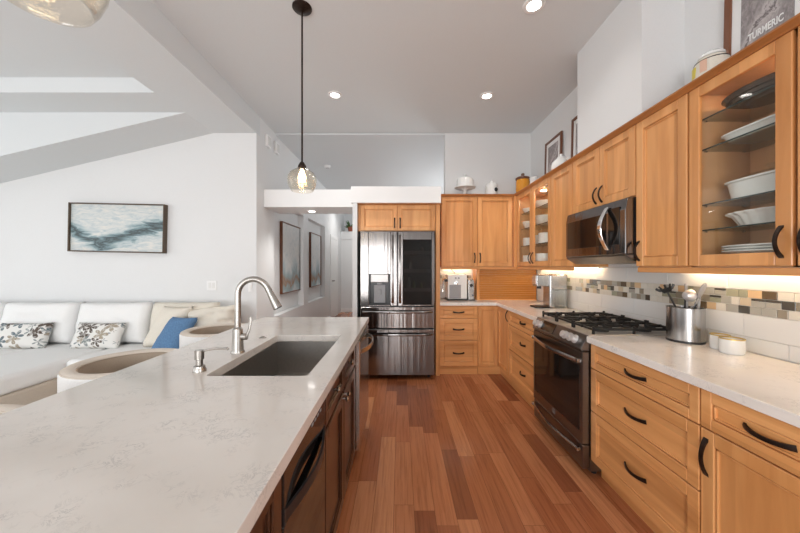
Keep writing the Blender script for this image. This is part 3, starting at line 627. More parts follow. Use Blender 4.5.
# ------------------------------------------------------------------ refrigerator
t = thing('refrigerator', 'stainless four-door refrigerator with water dispenser and dark glass door', 'refrigerator', (-.03, 3.77, 0)); h = .452
BOX(-h+.005, h-.005, .07, .66, .045, 1.80).build('body', M['black'], t, recenter=False)
for x in (-h+.06, h-.06): MB().cyl((x, .12, 0), (x, .12, .046), .02).build('foot', M['black'], t)
d = MB().box(-h, -.349, 0, .068, .895, 1.802, .006).box(-.089, -.004, 0, .068, .895, 1.802, .006).box(-.35, -.088, 0, .068, 1.282, 1.802, .004).box(-.35, -.088, 0, .068, .895, .905, .003).build('door', M['blacksteel'], t, recenter=False)
disp = MB().box(-.35, -.088, .055, .066, .905, 1.282).box(-.35, -.338, .003, .06, .905, 1.282).box(-.10, -.088, .003, .06, .905, 1.282).box(-.338, -.10, .003, .06, .905, .918).build('dispenser', M['black'], d, recenter=False)
BOX(-.325, -.113, -.004, .055, 1.185, 1.278, .006).build('dispenser_panel', M['ceramic'], disp, label='white dispenser head', recenter=False)
MB().box(-.29, -.15, .045, .055, .93, 1.15, .003).box(-.25, -.19, .02, .045, 1.155, 1.18, .004).box(-.24, -.20, .035, .047, 1.03, 1.10, .004).build('dispenser_paddle', M['greyplastic'], disp, recenter=False)
d2 = MB().box(.004, .068, 0, .068, .895, 1.802, .005).box(.412, h, 0, .068, .895, 1.802, .005).box(.067, .413, 0, .068, 1.70, 1.802, .004).box(.067, .413, 0, .068, .895, .912, .003).build('door', M['blacksteel'], t, recenter=False)
BOX(.067, .413, .055, .068, .911, 1.701).build('door_liner', M['black'], d2, recenter=False)
BOX(.066, .414, .002, .006, .910, 1.702).build('glass_panel', M['darkglass'], d2, 0, recenter=False)
for z in (1.07, 1.30, 1.52):
    BOX(.075, .405, .012, .052, z, z+.006).box(.075, .405, .012, .014, z, z+.045).build('door_shelf', M['greyplastic'], d2, recenter=False)
for sx, nm in ((-.058, d), (.030, d2)):                                # tall bowed bars either side of the split
    pts = [(sx, -.001-.05*math.sin(PI*i/16)**.5, .93+.83*i/16) for i in range(17)]
    MB().sweep(pts, [(-.014, -.005), (.014, -.005), (.014, .004), (.006, .009), (-.006, .009), (-.014, .004)], (0, 1, 0)).build('handle', M['blacksteel'], nm)
for z0, z1 in ((.625, .885), (.055, .612)):
    d = BOX(-h, h, 0, .068, z0, z1, .006).build('drawer', M['blacksteel'], t, recenter=False)
    pts = [(-h+.03+(2*h-.06)*i/16, -.001-.045*math.sin(PI*i/16)**.45, z1-.06) for i in range(17)]
    MB().sweep(pts, [(-.005, -.016), (.006, -.012), (.009, 0), (.006, .012), (-.005, .016)]).build('handle', M['blacksteel'], d)
gtint = {'green': flat('green_food_tub', (.16, .34, .12), .4), 'pale': flat('pale_food_tub', (.45, .50, .45), .4), 'brown': flat('brown_food_jar', (.25, .13, .06), .4)}
for x, z, r, hh, c, lb in ((.14, 1.076, .018, .17, 'pale', 'pale bottle behind the dark refrigerator glass, lowest shelf'), (.20, 1.076, .018, .12, 'green', 'green jar behind the dark refrigerator glass, lowest shelf'), (.29, 1.076, .018, .10, 'green', 'squat green jar behind the dark glass, right end of the lowest shelf'), (.16, 1.306, .018, .13, 'pale', 'pale jar behind the dark refrigerator glass, middle shelf'), (.30, 1.526, .018, .09, 'brown', 'brown jar behind the dark refrigerator glass, top shelf')):
    o = MB().lathe([(0, 0), (r*.95, 0), (r, .006), (r, hh*.7), (r*.6, hh*.85), (r*.6, hh), (0, hh)], (-.03+x, 3.77+.033, z), 16).build('jar', gtint[c], label=lb, cat='jar', group='containers behind the dark refrigerator glass')
# ------------------------------------------------------------------ tambour garage in the back corner
t = thing('appliance_garage', 'maple tambour-door appliance garage in the back corner', 'cabinet', (1.44, 4.21, CT+.001))
BOX(-.40, -.365, -.004, .228, 0, .449).build('side_panel', M['maple_v'], t, recenter=False)
b = MB()
for i in range(14): z = .012+i*.0305; b.box(-.364, .41, .004, .016, z, z+.0295, .004)
b.build('tambour_door', M['tambour'], t, recenter=False)
BOX(-.364, .41, -.002, .02, 0, .011).box(-.364, .41, -.002, .02, .438, .449).build('rail', M['maple_x'], t, recenter=False)
# ------------------------------------------------------------------ lights on the ceiling
def downlight(label, x, y, z, power, grp='recessed ceiling lights'):
    t = thing('recessed_light', label, 'light', (x, y, z-.012), 0, grp)
    MB().lathe([(.048, .004), (.050, 0), (.075, .004), (.078, .0118), (.048, .0118)], (0, 0, 0), 32).build('trim_ring', M['trim'], t, recenter=False)
    MB().lathe([(0, .006), (.048, .006), (.048, .010), (0, .010)], (0, 0, 0), 32).build('lens', M['lamp'], t, recenter=False)
    if power:
        d = bpy.data.lights.new('downlight', 'SPOT'); d.energy = power; d.spot_size = 2.4; d.spot_blend = 1; d.shadow_soft_size = .06; d.color = (1, .975, .94)
        o = bpy.data.objects.new('downlight', d); COL.objects.link(o); o.parent = t; o.location = (0, 0, -.02)
downlight('recessed kitchen ceiling light left of centre, over the island end', -.72, 3.445, HC, 30)
downlight('recessed kitchen ceiling light right of centre, before the back wall', .969, 3.465, HC, 30)
downlight('recessed kitchen ceiling light nearest the top edge, over the aisle', .974, 2.261, HC, 13)
downlight('recessed light under the hallway header', -1.24, 4.36, 2.155, 40)
downlight('added hallway fill light far back, hidden above the refrigerator soffit', -1.15, 8.3, 3.262, 60)  # extra lamp kept out of view, added to brighten the far hallway walls
t = thing('smoke_detector', 'white smoke detector on the hallway ceiling beyond the header', 'smoke detector', (-1.36, 5.82, 3.262-.045))
MB().lathe([(0, .0), (.03, .0), (.055, .012), (.065, .044), (0, .045)], (0, 0, 0), 24).build('cover', M['trim'], t, recenter=False)
for k in range(3): BOX(-.02+.02*k-.004, -.02+.02*k+.004, -.03, .03, -.002, .001).build('vent_slot', M['greyplastic'], t, recenter=False)
def pendant(label, x, y):
    t = thing('pendant_light', label, 'pendant light', (x, y, 1.930), 0, 'seeded glass pendants over the island')
    top = HC-1.930
    MB().lathe([(0, top), (.070, top), (.070, top-.008), (.062, top-.016), (.045, top-.022), (.018, top-.034), (0, top-.036)], (0, 0, 0), 32).build('canopy', M['bronze'], t, recenter=False)
    MB().cyl((0, 0, .20), (0, 0, top-.03), .0065, n=14).build('rod', M['bronze'], t, recenter=False)
    MB().lathe([(0, .212), (.013, .212), (.018, .204), (.027, .188), (.030, .176), (.027, .160), (0, .160)], (0, 0, 0), 24).build('socket', M['bronze'], t, recenter=False)
    pr = [(.078, 0), (.090, .02), (.101, .05), (.105, .08), (.100, .108), (.085, .132), (.062, .149), (.045, .157), (.034, .168)]
    inn = [(r-.003, z) for r, z in pr][::-1]
    MB().lathe(pr+inn+[pr[0]], (0, 0, 0), 48).build('shade', M['shade'], t, ang=180, recenter=False)
    MB().lathe([(0, .160), (.012, .158), (.013, .145), (.026, .112), (.028, .095), (.020, .072), (0, .062)], (0, 0, 0), 20).build('bulb', M['bulb'], t, ang=180, recenter=False)
    return t
pendant('glass pendant on a long bronze rod over the island, hanging past the sink', -.72, 2.287)
pendant('glass pendant shade cut by the top left edge, nearest the camera', -.742, .645)
# ------------------------------------------------------------------ wall fittings
def plate(label, loc, axis, w, h, toggles, name='light_switch', cat='switch'):
    t = thing(name, label, cat, loc)
    if axis == 'Y': BOX(-w/2, w/2, -.008, 0, 0, h, .002).build('cover_plate', M['trim'], t, recenter=False)
    else: BOX(0, .008, -w/2, w/2, 0, h, .002).build('cover_plate', M['trim'], t, recenter=False)
    for k in range(toggles):
        u = (k-(toggles-1)/2)*.046
        if axis == 'Y': BOX(u-.016, u+.016, -.012, -.008, h*.22, h*.78, .002).build('rocker', M['ceramic'], t, recenter=False)
        else: BOX(.008, .012, u-.016, u+.016, h*.22, h*.78, .002).build('rocker', M['ceramic'], t, recenter=False)
plate('white double light switch on the living room wall right of the painting', (-2.337, YL, 1.08), 'Y', .125, .12, 2)
plate('narrow white switch on the living room wall at its right corner', (-1.86, YL, 1.06), 'Y', .05, .115, 1)
for y, z, lb in ((4.17, 2.97, 'small white chime box high on the left hall wall, the nearer'), (4.46, 2.99, 'small white chime box high on the left hall wall, the farther')):
    t = thing('door_chime', lb, 'chime', (XL, y, z), 0, 'chime boxes on the hall wall')
    BOX(0, .035, -.055, .055, 0, .16, .006).build('housing', M['trim'], t, recenter=False); BOX(.035, .037, -.045, .045, .02, .14, .0006).build('grille', M['ceramic'], t, recenter=False)
# ------------------------------------------------------------------ pictures
def picture(name, label, loc, rot, w, h, d, fw, art, matw=0, frame='walnut', text=None):
    """hangs facing local -Y, back on y = 0, standing on z = 0"""
    t = thing(name, label, 'picture', loc); t.rotation_euler = rot
    b = MB(); hw = w/2
    b.box(-hw, -hw+fw, -d, 0, 0, h, .003).box(hw-fw, hw, -d, 0, 0, h, .003).box(-hw+fw, hw-fw, -d, 0, 0, fw, .003).box(-hw+fw, hw-fw, -d, 0, h-fw, h, .003)
    b.build('frame', M[frame], t, recenter=False); e = fw-.002
    if matw: BOX(-hw+e, hw-e, -d*.5, -.004, e, h-e).build('mount', M['trim'], t, recenter=False)
    q = fw+matw if matw else e
    BOX(-hw+q, hw-q, -d*.55-.003, -d*.5+.001, q, h-q).build('print' if matw else 'canvas', art, t)
    if text:
        cu = bpy.data.curves.new('lettering', 'FONT'); cu.body = text; cu.align_x = 'CENTER'; cu.size = .052; cu.extrude = .0006; cu.offset = .0012
        tmp = bpy.data.objects.new('tmp', cu); COL.objects.link(tmp); dg = bpy.context.evaluated_depsgraph_get()
        me = bpy.data.meshes.new_from_object(tmp.evaluated_get(dg)); bpy.data.objects.remove(tmp)
        o = bpy.data.objects.new('lettering', me); me.materials.append(M['trim']); COL.objects.link(o); o.parent = t
        o.rotation_euler = (PI/2, 0, 0); o.location = (0, -d*.55-.0042, .232); o.scale = (.62, 1, 1); o['label'] = 'pale printed word reading %s' % text
    return t
picture('painting', 'wide abstract seascape painting in a thin bronze frame above the sofa', (-3.4825, YL, 1.5485), (0, math.radians(1.2), 0), 1.175, .60, .066, .014, M['sea'], frame='framebrown')
for y, w, lb in ((5.33, .90, 'tall abstract picture in the first hallway niche'), (6.87, .84, 'tall abstract picture in the farther hallway niche')):
    picture('painting', lb, (XL-.104, y, .94), (0, 0, L90), w, 1.15, .045, .016, M['hallart'], frame='walnut')
grey_print = m_abstract('grey_botanical_print', [(0, .2), (.3, .45), (.6, .6), (1, .9)], ((.20, .18, .18), (.30, .27, .27), (.42, .38, .38)), ((.55, .51, .51), (.42, .38, .38)), (.12, .10, .10), (4, 4, 4), .22)
lean = math.radians(1.2)
def lean_pic(label, yc, w, h, art, text=None, x=XR-.005, mw=.05, fw=.03):
    t = picture('framed_print', label, (x-.016, yc, UZ1+.013), (0, 0, 0), w, h, .022, fw, art, mw, text=text)
    t.rotation_euler = Matrix.Rotation(R90, 4, 'Z').to_3x3().to_4x4().__matmul__(Matrix.Rotation(-lean, 4, 'X')).to_euler()
lean_pic('large framed grey print leaning on the right wall above the near glass door', 1.566, .40, .60, grey_print, 'TURMERIC', mw=.05, fw=.036)
lean_pic('framed print in full view on top of the far wall cabinets', 3.75, .40, .60, grey_print)
lean_pic('framed print half hidden behind the white chase', 3.14, .40, .62, grey_print)
# ------------------------------------------------------------------ faucet, soap pump, sink cap
t = thing('faucet', 'tall brushed nickel pull-down faucet behind the sink', 'faucet', (-.858, 1.645, CT))
MB().lathe([(0, 0), (.034, 0), (.034, .006), (.029, .014), (.026, .10), (.024, .125), (.0155, .135), (0, .136)], (0, 0, 0), 28).build('base', M['nickel'], t, recenter=False)
pts = [(0, 0, .13), (0, 0, .22), (0, 0, .29)]+[(.083-.083*math.cos(a), 0, .305+.083*math.sin(a)) for a in [PI*.88*i/14 for i in range(1, 15)]]
MB().tube(pts, .0155, 18, (0, 1, 0)).build('spout', M['nickel'], t, recenter=False)
e = Vector(pts[-1]); dr = (Vector(pts[-1])-Vector(pts[-2])).normalized()
MB().cyl(e, e+dr*.012, .0165).cyl(e+dr*.012, e+dr*.112, .016, .0235).build('spray_head', M['nickel'], t)
MB().cyl(e+dr*.112, e+dr*.116, .021).build('spray_nozzle', M['black'], t)
hd = MB().cyl((.02, 0, .085), (.048, 0, .085), .018).build('handle', M['nickel'], t)
MB().tube([(.045, 0, .085), (.056, .01, .12), (.060, .02, .165), (.058, .02, .185)], .0065, 10, (0, 1, 0), [1.2, 1, 1, .9]).build('lever', M['nickel'], hd, recenter=False); bpy.data.objects['lever'].location -= hd.location
t = thing('soap_dispenser', 'short brushed nickel soap pump beside the near end of the sink', 'soap dispenser', (-.872, 1.352, CT))
MB().lathe([(0, 0), (.027, 0), (.027, .008), (.023, .014), (.022, .024), (.015, .028), (0, .028)], (0, 0, 0), 24).build('base', M['nickel'], t, recenter=False)
MB().lathe([(0, .025), (.014, .025), (.014, .05), (.0185, .053), (.0185, .092), (0, .094)], (0, 0, 0), 24).build('pump', M['nickel'], t, recenter=False)
MB().tube([(.012, .0, .088), (.06, .015, .094), (.105, .028, .092), (.110, .029, .085)], .005, 10).build('nozzle', M['nickel'], t, recenter=False)
t = thing('sink_hole_cap', 'small round metal cap on the island beside the far sink corner', 'cap', (-.875, 1.98, CT))
MB().lathe([(0, 0), (.022, 0), (.022, .004), (.012, .008), (.010, .012), (0, .013)], (0, 0, 0), 20).build('cap', M['nickel'], t, recenter=False)
# ------------------------------------------------------------------ right counter
t = thing('utensil_crock', 'brushed steel utensil crock on the right countertop', 'crock', (1.742, 1.90, CT))
MB().lathe([(0, .004), (.094, .004), (.094, .205), (.096, .208), (.090, .208), (.088, .20), (.088, .012), (0, .012)], (0, 0, 0), 48, sx=.92).build('body', M['steel'], t, recenter=False)
MB().lathe([(0, 0), (.096, 0), (.096, .012), (.0942, .013), (0, .005)], (0, 0, 0), 48, sx=.92).build('base_ring', M['black'], t, recenter=False)
def utensil(name, label, p, q, build):
    t = thing(name, label, 'utensil', p); v = Vector(q)-Vector(p); L = v.length
    t.rotation_euler = v.to_track_quat('Z', 'Y').to_euler(); build(t, L)
cx, cy, cz = 1.742, 1.90, CT+.016
def ut_fork(t, L):
    MB().tube([(0, 0, 0), (0, 0, L)], .006).build('handle', M['black'], t, recenter=False)
    b = MB().lathe([(0, -.012), (.020, -.008), (.034, .012), (.032, .016), (.014, 0), (0, -.004)], (0, 0, L+.01), 20)
    for k in range(10): a = 2*PI*k/10; b.tube([(.032*math.cos(a), .032*math.sin(a), L+.02), (.050*math.cos(a), .050*math.sin(a), L+.042)], .006, 6)
    b.build('fork_head', M['black'], t, recenter=False)
def ut_ladle(t, L):
    MB().tube([(0, 0, 0), (0, 0, L)], .005).build('handle', M['black'], t, recenter=False)
    MB().lathe([(0, -.036), (.02, -.031), (.034, -.012), (.037, .008), (.034, .008), (.031, -.010), (.018, -.027), (0, -.032)], (0, -.03, L+.01), 24, axis='X').build('bowl', M['knobsteel'], t, recenter=False)
def ut_spoon(t, L):
    MB().tube([(0, 0, 0), (0, 0, L)], .006).build('handle', M['steel'], t, recenter=False)
    MB().ball((0, 0, L+.045), .027, .008, .05).build('spoon_bowl', M['greyplastic'], t, recenter=False)
def ut_wood(t, L): MB().tube([(0, 0, 0), (0, 0, L)], .007, sc_=[.8, 1.1]).build('handle', M['greyplastic'], t, recenter=False)
utensil('pasta_fork', 'black pasta fork leaning left in the utensil crock', (cx+.02, cy-.03, cz), (cx-.015, cy+.105, cz+.27), ut_fork)
utensil('ladle', 'shiny round ladle standing in the middle of the utensil crock', (cx+.01, cy+.02, cz), (cx+.01, cy+.01, cz+.255), ut_ladle)
utensil('serving_spoon', 'grey serving spoon leaning right in the utensil crock', (cx+.0, cy+.03, cz), (cx+.03, cy-.055, cz+.255), ut_spoon)
utensil('turner', 'thin grey handle upright beside the pasta fork', (cx+.05, cy+.03, cz), (cx+.055, cy+.055, cz+.33), ut_wood)
utensil('spatula', 'thin grey handle at the back of the utensil crock, behind the ladle', (cx+.05, cy-.02, cz), (cx+.06, cy-.03, cz+.29), ut_wood)
for x, y, r, lb in ((1.775, 1.725, .042, 'small white gold-rimmed pot beside the crock, the farther of two'), (1.745, 1.635, .050, 'small white gold-rimmed pot, the nearer of two')):
    t = thing('salt_pot', lb, 'pot', (x, y, CT), 0, 'white gold-rimmed pots')
    MB().lathe([(0, 0), (r*.9, 0), (r, .008), (r, .076), (r-.005, .076), (r-.006, .01), (0, .01)], (0, 0, 0), 32).build('body', M['ceramic'], t, recenter=False)
    MB().lathe([(r+.0006, .074), (r+.0006, .080), (r-.0055, .080), (r-.0055, .074), (r+.0006, .074)], (0, 0, 0), 32).build('rim', M['gold'], t, recenter=False)
# coffee machine in the corner of the far counter
t = thing('coffee_machine', 'tall silver coffee machine with clear water tank, left of the range', 'coffee machine', (1.70, 3.47, CT), R90)
MB().box(-.085, .085, -.07, .13, 0, .37, .02, 3).build('body', M['steel'], t, recenter=False)
hd = MB().box(-.062, .062, -.20, -.06, .235, .365, .012, 2).build('brew_head', M['steel'], t, recenter=False)
BOX(-.05, .05, -.205, -.199, .26, .35, .002).build('control_panel', M['chrome'], hd, recenter=False)
MB().cyl((0, -.15, .21), (0, -.15, .236), .022).build('spout', M['black'], t, recenter=False)
MB().box(-.075, .075, -.22, -.06, 0, .018, .006).build('drip_tray', M['black'], t, recenter=False)
MB().box(.087, .118, -.03, .10, .0, .20, .01, 2).build('water_tank', M['glass'], t, recenter=False)
MB().box(.0865, .119, -.032, .102, .201, .214, .005).build('tank_lid', M['greyplastic'], t, recenter=False)
# espresso machine and grinder on the back counter
t = thing('espresso_machine', 'cream and grey espresso machine under the back wall cabinet', 'coffee machine', (.765, 4.20, CT))
MB().box(-.125, .135, -.04, .20, .02, .345, .012, 2).build('body', M['ceramic'], t, recenter=False)
MB().box(-.135, .14, -.06, .20, 0, .022, .006).build('drip_tray', M['black'], t, recenter=False)
BOX(-.105, .05, -.044, -.038, .03, .21, .002).build('front_panel', M['greyplastic'], t, recenter=False)
MB().cyl((-.02, -.07, .24), (-.02, -.03, .24), .028).cyl((-.02, -.07, .235), (-.02, -.16, .225), .010).build('portafilter', M['chrome'], t)
MB().tube([(-.125, -.02, .29), (-.17, -.04, .29), (-.19, -.05, .25), (-.195, -.05, .12)], .006).build('steam_wand', M['chrome'], t, recenter=False)
MB().cyl((-.165, -.02, .27), (-.125, -.02, .27), .02).build('steam_knob', M['black'], t, recenter=False)
for x in (-.02, .02): MB().cyl((x, -.046, .30), (x, -.038, .30), .012).build('button', M['greyplastic'], t)
t = thing('coffee_grinder', 'slim silver grinder between the espresso machine and the tambour garage', 'grinder', (.958, 4.20, CT))
MB().box(-.04, .04, -.03, .12, 0, .275, .008, 2).build('body', M['steel'], t, recenter=False)
MB().cyl((0, -.034, .20), (0, -.028, .20), .022).build('dial', M['black'], t); MB().cyl((.02, -.045, .07), (.02, -.028, .07), .012).build('spout', M['black'], t)
MB().box(-.042, .042, -.05, .12, 0, .012, .003).build('base', M['black'], t, recenter=False)
t = thing('power_cord', 'thin dark cord hanging from the wall cabinet behind the espresso machine', 'cord', (.72, YB-.03, 1.20))
MB().tube([(0, 0, .165), (.02, 0, .12), (.06, .0, .08), (.05, .0, .03), (.03, 0, 0)], .004).build('cable', M['black'], t, recenter=False)
# ------------------------------------------------------------------ things on top of the cabinets
TZ = UZ1+.0125
t = thing('cake_stand', 'white domed cake stand on the back wall cabinet', 'cake stand', (.90, 4.31, TZ))
MB().lathe([(0, 0), (.065, 0), (.060, .01), (.025, .03), (.022, .10), (.05, .125), (.14, .135), (.142, .148), (.132, .148), (0, .14)], (0, 0, 0), 40).build('stand', M['ceramic'], t, recenter=False)
MB().lathe([(.112, .149), (.112, .24), (.10, .262), (.03, .275), (.016, .28), (.012, .30), (.022, .315), (.016, .33), (0, .333)], (0, 0, 0), 40).build('dome', M['ceramic'], t, recenter=False)
t = thing('canister', 'white canister with a dark round spot on the back wall cabinet', 'canister', (1.268, 4.31, TZ))
MB().lathe([(0, 0), (.07, 0), (.078, .02), (.078, .17), (.065, .195), (.03, .205), (.028, .225), (.012, .24), (0, .241)], (0, 0, 0), 32).build('body', M['ceramic'], t, recenter=False)
MB().ball((.04, -.068, .10), .028, .014, .028).build('badge', M['black'], t, label='dark round spot')
orange = flat('orange_glaze', (.80, .33, .03), .25)
t = thing('ginger_jar', 'orange ceramic jar with a dark lid in the cabinet corner', 'jar', (1.69, 4.28, TZ))
MB().lathe([(0, 0), (.075, 0), (.09, .03), (.09, .21), (.082, .24), (0, .24)], (0, 0, 0), 32).build('body', orange, t, recenter=False)
MB().lathe([(.0915, .02), (.0915, .07), (.0905, .07), (.0905, .02), (.0915, .02)], (0, 0, 0), 32).build('band', M['walnut'], t, recenter=False)
MB().lathe([(0, .241), (.094, .241), (.095, .262), (.08, .275), (.025, .285), (.018, .29), (.024, .315), (.018, .328), (0, .33)], (0, 0, 0), 32).build('lid', M['walnut'], t, recenter=False)
t = thing('pitcher', 'small white pitcher right of the orange jar', 'pitcher', (1.73, 4.02, TZ))
MB().lathe([(0, 0), (.04, 0), (.06, .05), (.055, .11), (.042, .15), (.052, .20), (.047, .20), (.036, .15), (0, .14)], (0, 0, 0), 28).build('body', M['ceramic'], t, recenter=False)
MB().tube([(0, -.05, .17), (0, -.10, .16), (0, -.105, .10), (0, -.058, .06)], .008, 8, (1, 0, 0)).build('handle', M['ceramic'], t, recenter=False)
t = thing('teapot', 'round white teapot in front of the half-hidden framed print', 'teapot', (1.70, 3.28, TZ))
MB().lathe([(0, 0), (.05, 0), (.085, .04), (.10, .09), (.09, .145), (.055, .18), (0, .185)], (0, 0, 0), 32).build('body', M['ceramic'], t, recenter=False)
MB().lathe([(0, .18), (.05, .182), (.04, .20), (.012, .21), (.018, .232), (0, .24)], (0, 0, 0), 24).build('lid', M['ceramic'], t, recenter=False)
MB().tube([(0, .08, .07), (0, .125, .10), (0, .15, .17)], .014, 10, (1, 0, 0), [1.3, 1, .7]).build('spout', M['ceramic'], t, recenter=False)
MB().tube([(0, -.085, .14), (0, -.14, .15), (0, -.15, .09), (0, -.09, .05)], .009, 8, (1, 0, 0)).build('handle', M['ceramic'], t, recenter=False)
t = thing('figurine', 'tiny white lidded cup at the near lower corner of the far framed print', 'cup', (1.68, 3.52, TZ))
MB().lathe([(0, 0), (.03, 0), (.042, .04), (.040, .08), (.02, .10), (.012, .115), (0, .12)], (0, 0, 0), 20).build('body', M['ceramic'], t, recenter=False)
t = thing('ceramic_jar', 'white jar with yellow and peach motifs left of the large framed print', 'jar', (1.725, 1.722, TZ)); t.scale = (.84, .84, .96)
MB().lathe([(0, 0), (.075, 0), (.092, .03), (.095, .12), (.088, .18), (.070, .205), (.064, .21), (0, .212)], (0, 0, 0), 36).build('body', M['cream'], t, recenter=False)
MB().lathe([(0, .212), (.068, .212), (.066, .225), (.045, .24), (0, .246)], (0, 0, 0), 32).build('lid', M['ceramic'], t, recenter=False)
MB().lathe([(.0885, .183), (.0865, .188), (.0845, .183), (.0885, .183)], (0, 0, 0), 36).build('rim_line', M['bronze'], t, recenter=False)
yel = flat('yellow_glaze', (.70, .58, .08), .4); pea = flat('peach_glaze', (.72, .46, .34), .4)
def patch(a0, a1, z0, z1, mat, lb):
    b = bmesh.new(); r = .0958; n = 6
    V = [[b.verts.new((rr*math.cos(a0+(a1-a0)*i/n), rr*math.sin(a0+(a1-a0)*i/n), z)) for i in range(n+1)] for rr in (r-.004, r) for z in (z0, z1)]
    for A, B in ((V[0], V[1]), (V[2], V[3]), (V[0], V[2]), (V[1], V[3])):
        for i in range(n): b.faces.new((A[i], A[i+1], B[i+1], B[i]))
    b.faces.new((V[0][0], V[1][0], V[3][0], V[2][0])); b.faces.new((V[0][n], V[1][n], V[3][n], V[2][n]))
    bmesh.ops.recalc_face_normals(b, faces=b.faces[:]); m = MB(); m._merge(b); m.build('painted_motif', mat, t, label=lb, recenter=False)
patch(math.radians(145), math.radians(172), .105, .165, yel, 'yellow painted motif'); patch(math.radians(190), math.radians(212), .115, .18, pea, 'peach painted motif')
# ------------------------------------------------------------------ dishes behind glass
def squarish(r, p=5):
    return lambda a, z: r*(1/(abs(math.cos(a))**p+abs(math.sin(a))**p)**(1/p)-1)
def dish(name, label, cat, loc, prof, sx, sy, wav=None, n=48, mat='ceramic', group=None):
    t = thing(name, label, cat, loc, 0, group); MB().lathe(prof, (0, 0, 0), n, sx=sx, sy=sy, wav=wav).build('body', M[mat], t, ang=50, recenter=False); return t
GX, GY = 1.715, 1.43
dish('baking_dish', 'flat white baking dish on the second glass shelf from the top', 'dish', (GX, GY, 1.990), [(0, 0), (.10, 0), (.115, .03), (.125, .034), (.125, .042), (.108, .04), (.098, .008), (0, .008)], .85, 1.35, squarish(.11))
o = dish('casserole', 'white oval casserole with a glass lid on the third glass shelf', 'dish', (GX, GY, 1.701), [(0, 0), (.098, 0), (.112, .08), (.122, .084), (.122, .092), (.106, .09), (.094, .008), (0, .008)], .85, 1.35, squarish(.11, 3.5))
MB().lathe([(.119, .093), (.10, .108), (.05, .118), (0, .12)], (0, 0, 0), 40, sx=.85, sy=1.35).build('lid', M['glass'], o, label='clear glass lid', recenter=False)
MB().lathe([(0, .119), (.012, .121), (.010, .135), (.024, .142), (.022, .15), (0, .152)], (0, 0, 0), 20).build('lid_knob', M['glass'], o, recenter=False)
dish('pie_dish', 'scalloped white pie dish on the lowest glass shelf', 'dish', (GX, GY, 1.568), [(0, 0), (.085, 0), (.105, .05), (.122, .06), (.124, .068), (.104, .06), (.082, .008), (0, .008)], .98, 1.38, wav=lambda a, z: (.004*math.cos(20*a) if z > .045 else 0), n=120)
for k in range(3):
    dish('platter', ('oval white platter on the cabinet floor behind the near glass door, bottom of its stack', 'middle oval white platter of the stack behind the near glass door', 'oval white platter on top of the stack behind the near glass door')[k], 'platter', (GX, GY+.01, UZ0+.054+k*.0125), [(0, 0), (.075, 0), (.10, .012), (.128, .022), (.128, .027), (.098, .018), (.074, .007), (0, .007)], .98, 1.45, group='platters behind the near glass door')
dish('serving_tray', 'dark ridged oval tray on the top shelf behind the near glass door', 'tray', (GX, GY, 2.150), [(0, 0), (.066, 0), (.070, .010), (.082, .010), (.087, .024), (.099, .024), (.104, .038), (.118, .038), (.126, .056), (.130, .058), (.122, .062), (0, .016)], .98, 1.5, mat='trayglaze')
FG = 'white dishes behind the far glass doors'
for x, y, z, r, hh, nm, lb in ((1.70, 3.66, 2.061, .125, .08, 'serving_bowl', 'white serving bowl on the top shelf behind the far glass doors, right'), (1.66, 4.0, 2.061, .08, .06, 'serving_bowl', 'low white bowl on the top shelf behind the far glass doors, left'),
      (1.70, 3.68, 1.861, .125, .11, 'mixing_bowl', 'large white bowl on the second shelf behind the far glass doors, right'), (1.66, 4.0, 1.861, .08, .09, 'mixing_bowl', 'white bowl on the second shelf behind the far glass doors, left'),
      (1.69, 3.58, 1.641, .09, .12, 'canister', 'white canister on the third shelf behind the far glass doors, right'), (1.69, 3.78, 1.641, .085, .11, 'canister', 'white canister on the third shelf behind the far glass doors, centre'), (1.67, 4.0, 1.641, .08, .10, 'canister', 'white canister on the third shelf behind the far glass doors, left'),
      (1.70, 3.66, UZ0+.054, .13, .10, 'casserole', 'white casserole on the floor of the far glass cabinet, right'), (1.67, 3.98, UZ0+.054, .09, .09, 'casserole', 'white casserole on the floor of the far glass cabinet, left')):
    pr = [(0, 0), (r*.55, 0), (r*.9, hh*.6), (r, hh), (r-.006, hh), (r*.84, hh*.6), (0, .01)] if 'bowl' in nm else [(0, 0), (r*.92, 0), (r, .01), (r, hh), (r-.006, hh), (r-.008, .012), (0, .012)]
    dish(nm, lb, 'dish', (x, y, z), pr, 1, 1, group=FG)
PUCKS = ((1.29, 'small puck light inside the top of the near glass cabinet'), (3.235, 'small puck light at the right end inside the far glass cabinet'), (3.68, 'added puck light brightening the dishes in the middle of the far glass cabinet'))  # middle puck of the far cabinet is an extra, added to brighten its dishes
for y, lb in PUCKS:
    if 1:
        t = thing('puck_light', lb, 'light', (1.70, y, UZ1-.044))
        MB().lathe([(0, .002), (.036, .002), (.036, .013), (0, .013)], (0, 0, 0), 24).build('housing', M['chrome'], t, recenter=False); MB().lathe([(0, 0), (.031, 0), (.031, .002), (0, .002)], (0, 0, 0), 24).build('lens', M['puck'], t, recenter=False)
